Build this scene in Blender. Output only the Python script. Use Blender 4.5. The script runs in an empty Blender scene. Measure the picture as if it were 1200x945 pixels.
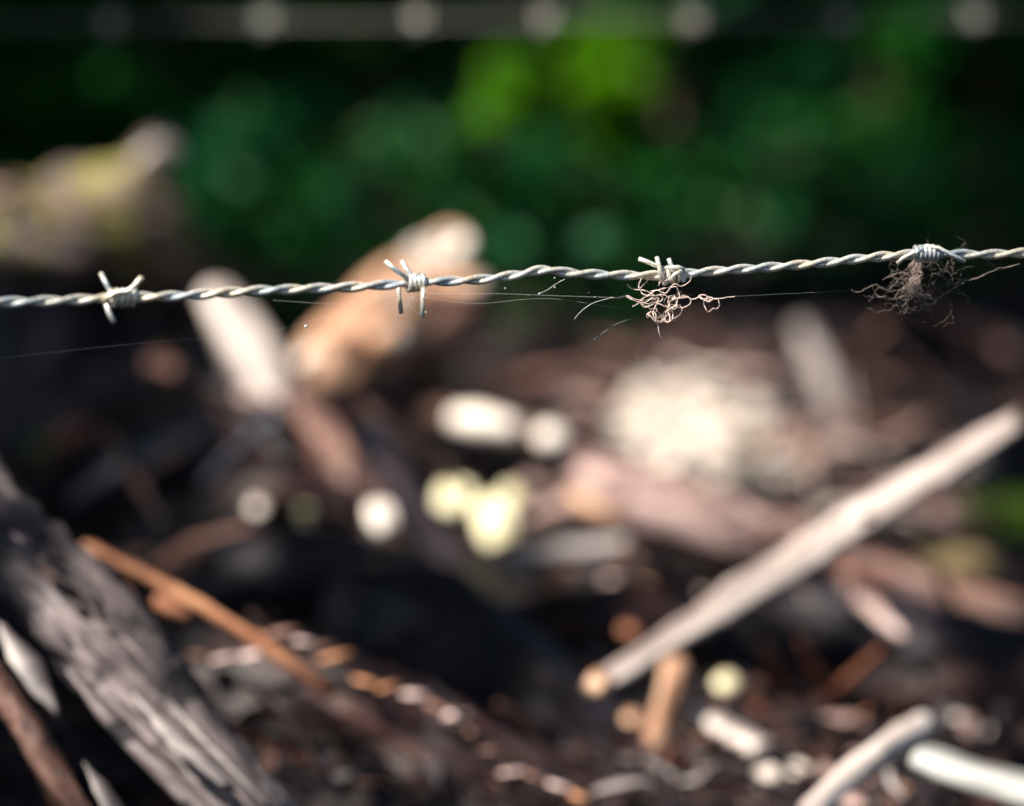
import bpy, math, random
import numpy as np
from mathutils import Vector, Matrix, noise

random.seed(7)
rng = np.random.default_rng(7)
scene = bpy.context.scene
COL = scene.collection

# ------------------------------------------------------------------ camera
CAM_H = 0.45
PITCH = math.radians(9.0)
LENS = 104.0
F = LENS / 36.0 * 1200.0          # photograph pixels per unit of slope
cam_d = bpy.data.cameras.new('camera')
cam_d.lens = LENS
cam_d.sensor_width = 36.0
cam_d.clip_start = 0.05
cam_d.clip_end = 500.0
cam_d.dof.use_dof = True
cam_d.dof.focus_distance = 1.0
cam_d.dof.aperture_fstop = 3.8
cam_d.dof.aperture_blades = 0
cam = bpy.data.objects.new('camera', cam_d)
cam.location = (0, 0, CAM_H)
cam.rotation_euler = (math.radians(90) - PITCH, 0, 0)
COL.objects.link(cam)
scene.camera = cam

# ------------------------------------------------------------------ light
SUN = Vector((-0.50, -0.30, 0.80)).normalized()      # direction towards the sun
elev = math.asin(SUN.z)
azim = math.atan2(SUN.x, SUN.y)
world = bpy.data.worlds.new('World')
scene.world = world
world.use_nodes = True
nt = world.node_tree
bg = nt.nodes['Background']
sky = nt.nodes.new('ShaderNodeTexSky')
sky.sky_type = 'NISHITA'
sky.sun_disc = False
sky.sun_elevation = elev
sky.sun_rotation = azim
nt.links.new(sky.outputs[0], bg.inputs[0])
bg.inputs[1].default_value = 0.05
sd = bpy.data.lights.new('sun', 'SUN')
sd.energy = 5.0
sd.angle = math.radians(0.53)
sd.color = (1.0, 0.92, 0.82)
sun = bpy.data.objects.new('sun', sd)
sun.rotation_euler = SUN.to_track_quat('Z', 'Y').to_euler()
sun.location = SUN * 20
COL.objects.link(sun)

vs = scene.view_settings
vs.view_transform = 'Standard'
vs.look = 'None'
vs.exposure = 1.2
vs.gamma = 1.0
cy = scene.cycles
cy.use_denoising = True
cy.max_bounces = 6
cy.diffuse_bounces = 3
cy.glossy_bounces = 2
cy.transmission_bounces = 3
cy.transparent_max_bounces = 4
cy.sample_clamp_indirect = 4.0

# ------------------------------------------------------------------ helpers
FWD = Vector((0, math.cos(PITCH), -math.sin(PITCH)))
UP = Vector((0, math.sin(PITCH), math.cos(PITCH)))
RT = Vector((1, 0, 0))
CAMP = Vector((0, 0, CAM_H))


def P(px, py, d):
    """a place in the world: where the sight line of a spot of the photograph is d metres away"""
    return CAMP + (FWD + RT * ((px - 600) / F) + UP * ((472.5 - py) / F)) * d


def gh(x, y):
    """height of the ground"""
    h = 0.055 + 0.014 * noise.noise((x * 2.1, y * 2.1, 3.1)) + 0.010 * noise.noise((x * 7, y * 7, 1.0))
    h += 0.035 * math.exp(-((x + 0.22) ** 2 / 0.05 + (y - 1.6) ** 2 / 0.25))
    if y > 3.0:
        h += (y - 3.0) * 0.02
    return h


def GP(px, py, lift=0.0):
    """the spot of the ground (raised by lift) seen at a spot of the photograph"""
    lo, hi = 0.8, 12.0
    for _ in range(40):
        m = (lo + hi) / 2
        p = P(px, py, m)
        if p.z > gh(p.x, p.y) + lift:
            lo = m
        else:
            hi = m
    return P(px, py, lo), lo


def prop(o, label=None, cat=None, group=None, kind=None):
    if label: o['label'] = label
    if cat: o['category'] = cat
    if group: o['group'] = group
    if kind: o['kind'] = kind
    return o


def empty(name, loc=(0, 0, 0)):
    o = bpy.data.objects.new(name, None)
    o.location = loc
    o.empty_display_size = 0.05
    COL.objects.link(o)
    return o


class MB:
    def __init__(s):
        s.v, s.f, s.m = [], [], []

    def tube(s, pts, rad, n=8, cap=True, mat=0):
        pts = [Vector(p) for p in pts]
        if not hasattr(rad, '__len__'): rad = [rad] * len(pts)
        base = len(s.v)
        t = (pts[1] - pts[0]).normalized()
        u = t.orthogonal().normalized()
        for i, p in enumerate(pts):
            a = pts[max(i - 1, 0)]; b = pts[min(i + 1, len(pts) - 1)]
            tn = (b - a)
            tn = tn.normalized() if tn.length > 1e-9 else t
            u = (u - tn * u.dot(tn))
            u = u.normalized() if u.length > 1e-9 else tn.orthogonal().normalized()
            w = tn.cross(u)
            t = tn
            for k in range(n):
                an = 2 * math.pi * k / n
                s.v.append(p + (u * math.cos(an) + w * math.sin(an)) * rad[i])
        for i in range(len(pts) - 1):
            for k in range(n):
                k2 = (k + 1) % n
                s.f.append((base + i * n + k, base + i * n + k2, base + (i + 1) * n + k2, base + (i + 1) * n + k))
                s.m.append(mat)
        if cap:
            s.f.append(tuple(base + k for k in reversed(range(n)))); s.m.append(mat)
            e = base + (len(pts) - 1) * n
            s.f.append(tuple(e + k for k in range(n))); s.m.append(mat)

    def ball(s, c, r, n=6, mat=0):
        base = len(s.v)
        rings = n
        for i in range(rings + 1):
            th = math.pi * i / rings
            for k in range(n * 2):
                an = math.pi * k / n
                s.v.append(Vector(c) + Vector((math.sin(th) * math.cos(an), math.sin(th) * math.sin(an), math.cos(th))) * r)
        for i in range(rings):
            for k in range(n * 2):
                k2 = (k + 1) % (n * 2)
                s.f.append((base + i * n * 2 + k, base + (i + 1) * n * 2 + k, base + (i + 1) * n * 2 + k2, base + i * n * 2 + k2)); s.m.append(mat)

    def build(s, name, mats, parent=None, smooth=True, M=None):
        me = bpy.data.meshes.new(name)
        me.from_pydata([tuple(v) for v in s.v], [], s.f)
        if not isinstance(mats, (list, tuple)): mats = [mats]
        for m in mats: me.materials.append(m)
        me.polygons.foreach_set('material_index', s.m)
        if smooth: me.polygons.foreach_set('use_smooth', [len(f) < 5 for f in s.f])
        me.update()
        o = bpy.data.objects.new(name, me)
        COL.objects.link(o)
        if M is not None: o.matrix_world = M
        if parent is not None:
            o.parent = parent
            o.matrix_parent_inverse = parent.matrix_basis.inverted()
        return o


def smooth_path(pts, n):
    """Catmull-Rom through the points, n samples"""
    pts = [tuple(p) for p in pts]
    if len(pts) == 2:
        a, b = pts
        return [tuple(x + (y - x) * i / (n - 1) for x, y in zip(a, b)) for i in range(n)]
    out = []
    m = len(pts) - 1
    for i in range(n):
        t = i / (n - 1) * m
        k = min(int(t), m - 1); f = t - k
        p1, p2 = pts[k], pts[k + 1]
        p0 = pts[k - 1] if k > 0 else tuple(2 * a - b for a, b in zip(p1, p2))
        p3 = pts[k + 2] if k + 2 <= m else tuple(2 * b - a for a, b in zip(p1, p2))
        out.append(tuple(0.5 * (2 * b + (c - a) * f + (2 * a - 5 * b + 4 * c - d) * f * f + (3 * b - a - 3 * c + d) * f ** 3)
                         for a, b, c, d in zip(p0, p1, p2, p3)))
    return out


# ------------------------------------------------------------------ materials
def node_mat(name):
    m = bpy.data.materials.new(name)
    m.use_nodes = True
    return m, m.node_tree, m.node_tree.nodes['Principled BSDF']


def ramp(nt, stops):
    r = nt.nodes.new('ShaderNodeValToRGB')
    while len(r.color_ramp.elements) < len(stops): r.color_ramp.elements.new(0.5)
    for e, (p, c) in zip(r.color_ramp.elements, stops):
        e.position = p
        e.color = (*c, 1)
    return r


def wood_mat(name, dark, mid, light, rough=0.75, stretch=5.0, scale=40.0, spots=None, spot_amount=0.62, bump=0.6, spec=0.3, patch=60.0, patchiness=0.8):
    m, nt, b = node_mat(name)
    tc = nt.nodes.new('ShaderNodeTexCoord')
    mp = nt.nodes.new('ShaderNodeMapping')
    mp.inputs['Scale'].default_value = (1.0 / stretch, 1, 1)
    nt.links.new(tc.outputs['Object'], mp.inputs[0])
    n1 = nt.nodes.new('ShaderNodeTexNoise')
    n1.inputs['Scale'].default_value = scale * 2.2
    n1.inputs['Detail'].default_value = 6
    n1.inputs['Roughness'].default_value = 0.65
    nt.links.new(mp.outputs[0], n1.inputs['Vector'])
    r = ramp(nt, [(0.3, dark), (0.5, mid), (0.68, light)])
    nt.links.new(n1.outputs[0], r.inputs[0])
    col = r.outputs[0]
    n2 = nt.nodes.new('ShaderNodeTexNoise')
    n2.inputs['Scale'].default_value = scale
    n2.inputs['Detail'].default_value = 3
    nt.links.new(tc.outputs['Object'], n2.inputs['Vector'])
    if spots:
        rr = ramp(nt, [(spot_amount - 0.04, (0, 0, 0)), (spot_amount + 0.04, (1, 1, 1))])
        nt.links.new(n2.outputs[0], rr.inputs[0])
        mx = nt.nodes.new('ShaderNodeMixRGB')
        nt.links.new(rr.outputs[0], mx.inputs[0])
        nt.links.new(col, mx.inputs[1])
        mx.inputs[2].default_value = (*spots, 1)
        col = mx.outputs[0]
    n5 = nt.nodes.new('ShaderNodeTexNoise')
    n5.inputs['Scale'].default_value = patch
    n5.inputs['Detail'].default_value = 2
    nt.links.new(mp.outputs[0], n5.inputs['Vector'])
    r5 = ramp(nt, [(0.36, (0.40, 0.36, 0.38)), (0.52, (0.9, 0.9, 0.9)), (0.66, (1.25, 1.25, 1.25))])
    nt.links.new(n5.outputs[0], r5.inputs[0])
    m5 = nt.nodes.new('ShaderNodeMixRGB'); m5.blend_type = 'MULTIPLY'; m5.inputs[0].default_value = patchiness
    nt.links.new(col, m5.inputs[1]); nt.links.new(r5.outputs[0], m5.inputs[2])
    col = m5.outputs[0]
    oi = nt.nodes.new('ShaderNodeObjectInfo')
    hs = nt.nodes.new('ShaderNodeHueSaturation')
    mr = nt.nodes.new('ShaderNodeMapRange')
    mr.inputs['To Min'].default_value = 0.85
    mr.inputs['To Max'].default_value = 1.12
    nt.links.new(oi.outputs['Random'], mr.inputs[0])
    nt.links.new(mr.outputs[0], hs.inputs['Value'])
    nt.links.new(col, hs.inputs['Color'])
    nt.links.new(hs.outputs[0], b.inputs['Base Color'])
    b.inputs['Roughness'].default_value = rough
    b.inputs['Specular IOR Level'].default_value = spec
    bp = nt.nodes.new('ShaderNodeBump')
    bp.inputs['Strength'].default_value = bump
    bp.inputs['Distance'].default_value = 0.004
    nt.links.new(n1.outputs[0], bp.inputs['Height'])
    nt.links.new(bp.outputs[0], b.inputs['Normal'])
    return m


def leaf_mat(name, c1, c2, trans=0.4, rough=0.5):
    m, nt, b = node_mat(name)
    oi = nt.nodes.new('ShaderNodeTexCoord')
    n = nt.nodes.new('ShaderNodeTexNoise')
    n.inputs['Scale'].default_value = 6.0
    n.inputs['Detail'].default_value = 5
    nt.links.new(oi.outputs['Object'], n.inputs['Vector'])
    r = ramp(nt, [(0.35, c1), (0.65, c2)])
    nt.links.new(n.outputs[0], r.inputs[0])
    nt.links.new(r.outputs[0], b.inputs['Base Color'])
    b.inputs['Roughness'].default_value = rough
    b.inputs['Specular IOR Level'].default_value = 0.25
    tr = nt.nodes.new('ShaderNodeBsdfTranslucent')
    nt.links.new(r.outputs[0], tr.inputs[0])
    ms = nt.nodes.new('ShaderNodeMixShader')
    ms.inputs[0].default_value = trans
    out = nt.nodes['Material Output']
    nt.links.new(b.outputs[0], ms.inputs[1])
    nt.links.new(tr.outputs[0], ms.inputs[2])
    nt.links.new(ms.outputs[0], out.inputs[0])
    return m


def metal_mat():
    m, nt, b = node_mat('galvanised_steel')
    tc = nt.nodes.new('ShaderNodeTexCoord')
    n = nt.nodes.new('ShaderNodeTexNoise')
    n.inputs['Scale'].default_value = 900
    n.inputs['Detail'].default_value = 6
    n.inputs['Roughness'].default_value = 0.7
    nt.links.new(tc.outputs['Object'], n.inputs['Vector'])
    r = ramp(nt, [(0.30, (0.16, 0.12, 0.08)), (0.43, (0.66, 0.63, 0.55)), (0.60, (0.85, 0.84, 0.79))])
    nt.links.new(n.outputs[0], r.inputs[0])
    nb = nt.nodes.new('ShaderNodeTexNoise'); nb.inputs['Scale'].default_value = 110; nb.inputs['Detail'].default_value = 3
    nt.links.new(tc.outputs['Object'], nb.inputs['Vector'])
    rb = ramp(nt, [(0.35, (0.62, 0.74, 0.88)), (0.5, (0.92, 0.95, 0.97)), (0.66, (1.0, 0.92, 0.78))])
    nt.links.new(nb.outputs[0], rb.inputs[0])
    mb_ = nt.nodes.new('ShaderNodeMixRGB'); mb_.blend_type = 'MULTIPLY'; mb_.inputs[0].default_value = 1.0
    nt.links.new(r.outputs[0], mb_.inputs[1]); nt.links.new(rb.outputs[0], mb_.inputs[2])
    nt.links.new(mb_.outputs[0], b.inputs['Base Color'])
    n3 = nt.nodes.new('ShaderNodeTexNoise')
    n3.inputs['Scale'].default_value = 220
    nt.links.new(tc.outputs['Object'], n3.inputs['Vector'])
    r3 = ramp(nt, [(0.35, (0.22, 0.22, 0.22)), (0.7, (0.48, 0.48, 0.48))])
    nt.links.new(n3.outputs[0], r3.inputs[0])
    nt.links.new(r3.outputs[0], b.inputs['Roughness'])
    b.inputs['Metallic'].default_value = 0.5
    bp = nt.nodes.new('ShaderNodeBump')
    bp.inputs['Strength'].default_value = 0.35
    bp.inputs['Distance'].default_value = 0.0003
    nt.links.new(n.outputs[0], bp.inputs['Height'])
    nt.links.new(bp.outputs[0], b.inputs['Normal'])
    return m


def hair_mat(name, col, trans=0.45, rough=0.5):
    m, nt, b = node_mat(name)
    b.inputs['Base Color'].default_value = (*col, 1)
    b.inputs['Roughness'].default_value = rough
    tr = nt.nodes.new('ShaderNodeBsdfTranslucent')
    tr.inputs[0].default_value = (*col, 1)
    ms = nt.nodes.new('ShaderNodeMixShader')
    ms.inputs[0].default_value = trans
    nt.links.new(b.outputs[0], ms.inputs[1])
    nt.links.new(tr.outputs[0], ms.inputs[2])
    nt.links.new(ms.outputs[0], nt.nodes['Material Output'].inputs[0])
    return m


STEEL = metal_mat()
STEEL_SHADED = metal_mat()  # darker steel copy, shade of the far strands put into its colour
for n_ in STEEL_SHADED.node_tree.nodes:
    if n_.type == 'MIX_RGB':
        n_.inputs[2].default_value = (1, 1, 1, 1)
    if n_.type == 'VALTORGB' and n_.color_ramp.elements[0].color[0] > 0.6:
        for e_ in n_.color_ramp.elements: e_.color = tuple(c_ * .28 for c_ in e_.color[:3]) + (1,)
M_GREY = wood_mat('weathered_grey_wood', (0.035, 0.028, 0.033), (0.13, 0.105, 0.108), (0.36, 0.31, 0.305), spots=(0.012, 0.010, 0.014), spot_amount=0.60, stretch=7, scale=45)
M_PALE = wood_mat('bare_pale_wood', (0.30, 0.24, 0.21), (0.50, 0.43, 0.39), (0.66, 0.59, 0.55), stretch=8, bump=0.35)
M_LONG = wood_mat('faded_stick_wood', (0.22, 0.165, 0.145), (0.42, 0.35, 0.32), (0.60, 0.53, 0.49), stretch=8, bump=0.4)
M_WORN = wood_mat('worn_exposed_wood', (0.09, 0.075, 0.075), (0.26, 0.225, 0.22), (0.46, 0.42, 0.40), stretch=4, bump=0.8)
M_WHITE = wood_mat('bleached_bark', (0.20, 0.20, 0.19), (0.29, 0.295, 0.28), (0.34, 0.345, 0.33), stretch=5, bump=0.3)
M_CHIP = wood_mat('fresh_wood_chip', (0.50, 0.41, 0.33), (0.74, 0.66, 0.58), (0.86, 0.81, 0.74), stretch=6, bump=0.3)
M_YELLOW = wood_mat('split_yellow_wood', (0.62, 0.53, 0.26), (0.78, 0.71, 0.44), (0.86, 0.82, 0.60), stretch=5, bump=0.3)
M_ORANGE = wood_mat('debarked_orange_wood', (0.20, 0.09, 0.05), (0.50, 0.28, 0.17), (0.76, 0.53, 0.38), stretch=4, bump=0.6, spots=(0.16, 0.07, 0.045), spot_amount=0.66)
M_STICK = wood_mat('orange_brown_stick', (0.09, 0.03, 0.016), (0.24, 0.095, 0.05), (0.54, 0.27, 0.14), stretch=3, bump=0.5)
M_RUST = wood_mat('rust_brown_wood', (0.14, 0.035, 0.016), (0.26, 0.095, 0.052), (0.44, 0.20, 0.12), stretch=6)
M_PINK = wood_mat('pinkish_inner_bark', (0.20, 0.11, 0.10), (0.42, 0.28, 0.25), (0.62, 0.48, 0.45), stretch=5, spots=(0.10, 0.05, 0.05), spot_amount=0.66)
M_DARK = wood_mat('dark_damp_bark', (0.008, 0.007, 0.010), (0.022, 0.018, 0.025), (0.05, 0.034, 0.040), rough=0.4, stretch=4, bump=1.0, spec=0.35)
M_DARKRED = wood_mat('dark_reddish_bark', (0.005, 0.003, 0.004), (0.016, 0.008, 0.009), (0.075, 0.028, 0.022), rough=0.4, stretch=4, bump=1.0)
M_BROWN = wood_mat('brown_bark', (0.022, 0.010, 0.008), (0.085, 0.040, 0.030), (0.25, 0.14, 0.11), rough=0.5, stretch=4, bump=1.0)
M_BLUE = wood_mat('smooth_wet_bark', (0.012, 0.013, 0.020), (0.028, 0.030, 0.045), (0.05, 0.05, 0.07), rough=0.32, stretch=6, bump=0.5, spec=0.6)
M_YELLOWMOSS = wood_mat('yellow_moss', (0.12, 0.10, 0.02), (0.30, 0.26, 0.06), (0.45, 0.38, 0.12), rough=0.95)
M_MOSSY = wood_mat('mossy_bark', (0.04, 0.03, 0.035), (0.15, 0.11, 0.11), (0.34, 0.26, 0.24), spots=(0.22, 0.20, 0.05), spot_amount=0.54, stretch=2)
M_WOOL = hair_mat('sheep_wool', (0.98, 0.86, 0.80), 0.5)
M_WOOL2 = hair_mat('dull_sheep_wool', (0.66, 0.56, 0.50), 0.5)
M_SILK = hair_mat('spider_silk', (0.75, 0.8, 0.78), 0.5, 0.25)
M_LEAF_DARK = leaf_mat('dark_green_leaf', (0.003, 0.065, 0.007), (0.016, 0.15, 0.018), 0.35)
M_LEAF_TEAL = leaf_mat('blue_green_leaf', (0.005, 0.075, 0.025), (0.014, 0.15, 0.055), 0.35)
M_LEAF_LIME = leaf_mat('bright_green_leaf', (0.05, 0.20, 0.002), (0.15, 0.38, 0.006), 0.5)
M_LEAF_OLIVE = leaf_mat('olive_leaf', (0.03, 0.045, 0.02), (0.07, 0.09, 0.035), 0.3)
M_LEAF_CANOPY = leaf_mat('canopy_leaf', (0.02, 0.05, 0.01), (0.03, 0.08, 0.015), 0.05)
M_MOSS = leaf_mat('bright_moss', (0.03, 0.10, 0.01), (0.12, 0.22, 0.02), 0.3, 0.9)
M_STRAW = leaf_mat('dry_grass', (0.28, 0.22, 0.12), (0.45, 0.36, 0.2), 0.3, 0.7)


# ------------------------------------------------------------------ the setting: the ground
def build_ground():
    xs = list(np.linspace(-1.6, 1.6, 150)); ys = list(np.linspace(0.6, 3.4, 150))
    xs = [-300, -60, -15, -6, -3, -2.2] + xs + [2.2, 3, 6, 15, 60, 300]
    ys = [-300, -60, -10, -2, 0.0, 0.35] + ys + [3.7, 4.1, 4.6, 5.2, 6, 7, 9, 12, 20, 60, 300]
    v = []
    for y in ys:
        for x in xs:
            near = abs(x) < 3 and 0.3 < y < 7
            z = gh(x, y) if abs(x) < 16 and -3 < y < 9.5 else 0.055 + (0.12 if y > 9 else 0)
            if near:
                z += 0.006 * noise.noise((x * 31, y * 31, 0)) + 0.004 * noise.noise((x * 75, y * 75, 5))
            v.append((x, y, z))
    nx = len(xs)
    f = [(j * nx + i, j * nx + i + 1, (j + 1) * nx + i + 1, (j + 1) * nx + i) for j in range(len(ys) - 1) for i in range(nx - 1)]
    me = bpy.data.meshes.new('ground')
    me.from_pydata(v, [], f)
    me.polygons.foreach_set('use_smooth', [True] * len(f))
    m, nt, b = node_mat('forest_soil')
    tc = nt.nodes.new('ShaderNodeTexCoord')
    n = nt.nodes.new('ShaderNodeTexNoise'); n.inputs['Scale'].default_value = 25; n.inputs['Detail'].default_value = 8
    n.inputs['Roughness'].default_value = 0.7
    nt.links.new(tc.outputs['Object'], n.inputs['Vector'])
    r = ramp(nt, [(0.35, (0.004, 0.003, 0.004)), (0.5, (0.012, 0.009, 0.010)), (0.7, (0.045, 0.032, 0.032))])
    nt.links.new(n.outputs[0], r.inputs[0])
    nt.links.new(r.outputs[0], b.inputs['Base Color'])
    b.inputs['Roughness'].default_value = 0.9
    bp = nt.nodes.new('ShaderNodeBump'); bp.inputs['Distance'].default_value = 0.01
    nt.links.new(n.outputs[0], bp.inputs['Height']); nt.links.new(bp.outputs[0], b.inputs['Normal'])
    me.materials.append(m)
    o = bpy.data.objects.new('ground', me)
    COL.objects.link(o)
    prop(o, kind='structure')


build_ground()

# ------------------------------------------------------------------ wood pieces
LIT = []          # (point, radius): spots where the added crown is cut open for the sun
FREE = []         # (point, radius, share of leaves kept)


def lit(px, py, d, rpx):
    if py > 560: d = min(d, GP(px, py, 0.008)[1])
    LIT.append((P(px, py, d), rpx * d / F))


def wood(name, pts, widths, mat, label=None, cat=None, group=None, flat=1.0, rough=0.16, groove=0.12, end_mat=None,
         n=20, seg=None, tilt=0.0, jag=0.0, taper=(1, 1), parent=None, seed=None, bulge=None, raw=False):
    """a log, branch, slab or splinter along pts [(px,py,distance)...], widths in photograph pixels"""
    seed = seed if seed is not None else random.random() * 100
    if not raw:
        wl = list(widths) if hasattr(widths, '__len__') else [widths] * len(pts)
        if max(wl) < 70: pts = [(x, y, min(d, GP(x, y, w * .3 * d / F)[1])) if y > 560 else (x, y, d) for (x, y, d), w in zip(pts, wl)]
    W = [Vector(p) if raw else P(*p) for p in pts]
    if raw:
        R = list(widths)
    else:
        R = [w / 2 * p[2] / F for w, p in zip(widths if hasattr(widths, '__len__') else [widths] * len(pts), pts)]
    ax = (W[-1] - W[0]); L = ax.length; ax.normalize()
    yv = Vector((0, 0, 1)).cross(ax)
    yv = yv.normalized() if yv.length > 0.05 else Vector((0, 1, 0))
    zv = ax.cross(yv).normalized()
    yv = zv.cross(ax)
    if tilt:
        q = Matrix.Rotation(math.radians(tilt), 3, ax)
        yv, zv = q @ yv, q @ zv
    M = Matrix(((ax.x, yv.x, zv.x, W[0].x), (ax.y, yv.y, zv.y, W[0].y), (ax.z, yv.z, zv.z, W[0].z), (0, 0, 0, 1)))
    Mi = M.inverted()
    rmean = sum(R) / len(R)
    seg = seg or max(8, min(60, int(L / (rmean * 0.35))))
    path = smooth_path([tuple(Mi @ w) + (r,) for w, r in zip(W, R)], seg)
    mb = MB()
    for i, (x, y, z, r) in enumerate(path):
        u = i / (seg - 1)
        # rounded or tapered ends
        e = 1.0
        if u < 0.04: e = 0.55 + 0.45 * taper[0] * (u / 0.04) if taper[0] else u / 0.04
        if taper[0] < 1 and u < 0.35: e = min(e, taper[0] + (1 - taper[0]) * (u / 0.35))
        if taper[1] < 1 and u > 0.65: e = min(e, taper[1] + (1 - taper[1]) * ((1 - u) / 0.35))
        if u < 0.001 or u > 0.999: e *= 0.86
        for k in range(n):
            a = 2 * math.pi * k / n
            ca, sa = math.cos(a), math.sin(a)
            d = 1 + rough * noise.noise((x / rmean * 0.45 + seed, ca * 1.2, sa * 1.2 + seed))
            d += groove * noise.noise((x / rmean * 0.22 + seed, ca * 4.5 + seed, sa * 4.5))
            d += groove * 0.5 * noise.noise((x / rmean * 1.3 - seed, ca * 7, sa * 7 + seed))
            rr = r * e * d
            jx = 0
            if jag and (i == 0 or i == seg - 1):
                jx = jag * r * noise.noise((ca * 2.5 + seed, sa * 2.5, 4.0)) * 2.2
            mb.v.append(Vector((x + jx, y + rr * ca, z + rr * sa * flat)))
    for i in range(seg - 1):
        for k in range(n):
            k2 = (k + 1) % n
            mb.f.append((i * n + k, i * n + k2, (i + 1) * n + k2, (i + 1) * n + k)); mb.m.append(0)
    # end faces with a sunken, uneven centre
    for i, sgn in ((0, 1), (seg - 1, -1)):
        x, y, z, r = path[i]
        c = len(mb.v)
        mb.v.append(Vector((x + sgn * r * 0.12, y, z)))
        for k in range(n):
            k2 = (k + 1) % n
            t = (i * n + k2, i * n + k, c) if i == 0 else (i * n + k, i * n + k2, c)
            mb.f.append(t); mb.m.append(1 if end_mat else 0)
    o = mb.build(name, [mat, end_mat] if end_mat else [mat], M=M)
    if parent is not None:
        o.parent = parent
        o.matrix_parent_inverse = parent.matrix_basis.inverted()
    else:
        prop(o, label, cat, group)
    return o


def flakes(parent, pts, widths, count, mat, name='bark_flake', size=0.6, side=1.0):
    """loose bark plates standing proud of a log, each a child mesh sharing one of three shapes"""
    W = [P(*p) for p in pts]
    R = [w / 2 * p[2] / F for w, p in zip(widths if hasattr(widths, '__len__') else [widths] * len(pts), pts)]
    path = smooth_path([tuple(w) + (r,) for w, r in zip(W, R)], 60)
    shapes = []
    for s in range(3):
        mb = MB()
        m = 7
        rad = [0.5 + 0.35 * random.random() for _ in range(m)]
        for zz, sc in ((0, 1.0), (0.12, 0.8)):
            for k in range(m):
                a = 2 * math.pi * k / m
                mb.v.append(Vector((math.cos(a) * rad[k] * 1.9 * sc, math.sin(a) * rad[k] * 0.7 * sc, zz + 0.1 * random.random())))
        mb.f.append(tuple(reversed(range(m)))); mb.m.append(0)
        mb.f.append(tuple(m + k for k in range(m))); mb.m.append(0)
        for k in range(m):
            k2 = (k + 1) % m
            mb.f.append((k, k2, m + k2, m + k)); mb.m.append(0)
        me = bpy.data.meshes.new(name)
        me.from_pydata([tuple(v) for v in mb.v], [], mb.f)
        me.materials.append(mat)
        shapes.append(me)
    for _ in range(count):
        i = random.randint(2, 57)
        a, b = Vector(path[i - 1][:3]), Vector(path[i + 1][:3])
        c = Vector(path[i][:3]); r = path[i][3]
        t = (b - a).normalized()
        # outward direction on the side turned up and towards the viewer
        nrm = (Vector((random.uniform(-0.7, 0.7), -0.75 * side, random.uniform(0.1, 1.0))))
        nrm = (nrm - t * nrm.dot(t)).normalized()
        bt = nrm.cross(t)
        s = r * size * random.uniform(0.35, 0.8)
        pos = c + nrm * r * 0.97
        o = bpy.data.objects.new(name, random.choice(shapes))
        COL.objects.link(o)
        Mx = Matrix(((t.x, bt.x, nrm.x, pos.x), (t.y, bt.y, nrm.y, pos.y), (t.z, bt.z, nrm.z, pos.z), (0, 0, 0, 1)))
        Mx = Mx @ Matrix.Rotation(random.uniform(-0.25, 0.25), 4, 'Z') @ Matrix.Rotation(random.uniform(-0.12, 0.12), 4, 'Y') @ Matrix.Diagonal((s, s, s, 1))
        o.parent = parent
        o.matrix_parent_inverse = parent.matrix_basis.inverted()
        o.matrix_basis = Mx


# --- foreground left: the split weathered log with its splinters
pA = [(-90, 540, 1.27), (0, 632, 1.23), (80, 705, 1.21), (150, 785, 1.19), (220, 865, 1.17), (330, 985, 1.15)]
wA = [100, 104, 98, 92, 84, 74]
logA = wood('weathered_log', pA, wA, M_GREY, 'split grey weathered log sloping down across the bottom left corner', 'log',
            rough=0.32, groove=0.55, n=48, seg=90, jag=0.5)
flakes(logA, pA, wA, 26, M_GREY)
def along(t, off, dd=0.0):
    """a place on the grey log: t along it, off across it (photograph pixels)"""
    q = smooth_path(pA, 101); i = int(max(1, min(99, t * 100)))
    a, b, c = q[i - 1], q[i + 1], q[i]
    L_ = math.hypot(b[0] - a[0], b[1] - a[1])
    return (c[0] - (b[1] - a[1]) / L_ * off, c[1] + (b[0] - a[0]) / L_ * off, c[2] - 0.0165 + abs(off) * 0.00018 + dd)


for t0, t1, off, w, mt in ((.22, .55, 26, 14, M_WORN), (.30, .78, -24, 12, M_GREY), (.45, .90, 6, 10, M_GREY), (.20, .42, -10, 12, M_BROWN), (.50, .70, 30, 9, M_DARK), (.35, .50, 12, 8, M_DARK),
                           (.62, .95, -14, 9, M_WORN), (.24, .34, 36, 16, M_DARK), (.66, .84, 18, 8, M_DARK), (.15, .4, -34, 10, M_GREY), (.55, .62, -6, 12, M_DARK), (.40, .62, -36, 7, M_BROWN)):
    wood('splinter', [along(t0, off), along((t0 + t1) / 2, off + 2, -.001), along(t1, off - 2)], [w * .4, w, w * .5], mt, parent=logA, flat=0.5, n=10, rough=.5, groove=.3, jag=1.0)
wood('splinter', [(160, 815, 1.155), (205, 862, 1.145), (268, 922, 1.13)], [16, 34, 22], M_WORN, parent=logA, flat=0.35, taper=(0.5, 0.6), n=18, rough=0.5, jag=1.0)
wood('splinter', [(2, 735, 1.18), (35, 785, 1.17), (68, 836, 1.165)], [20, 40, 22], M_WORN, parent=logA, flat=0.35, taper=(0.5, 0.4), n=18, rough=0.5, jag=1.0)
wood('splinter', [(80, 785, 1.17), (150, 862, 1.16), (250, 965, 1.14)], [26, 30, 34], M_GREY, parent=logA, flat=0.6, taper=(0.3, 1), n=16)
wood('splinter', [(98, 893, 1.14), (125, 935, 1.135), (150, 985, 1.13)], [10, 26, 36], M_WORN, parent=logA, flat=0.45, taper=(0.2, 1), n=12)
pS = [(-40, 745, 1.16), (10, 820, 1.15), (50, 885, 1.14), (110, 990, 1.13)]
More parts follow.
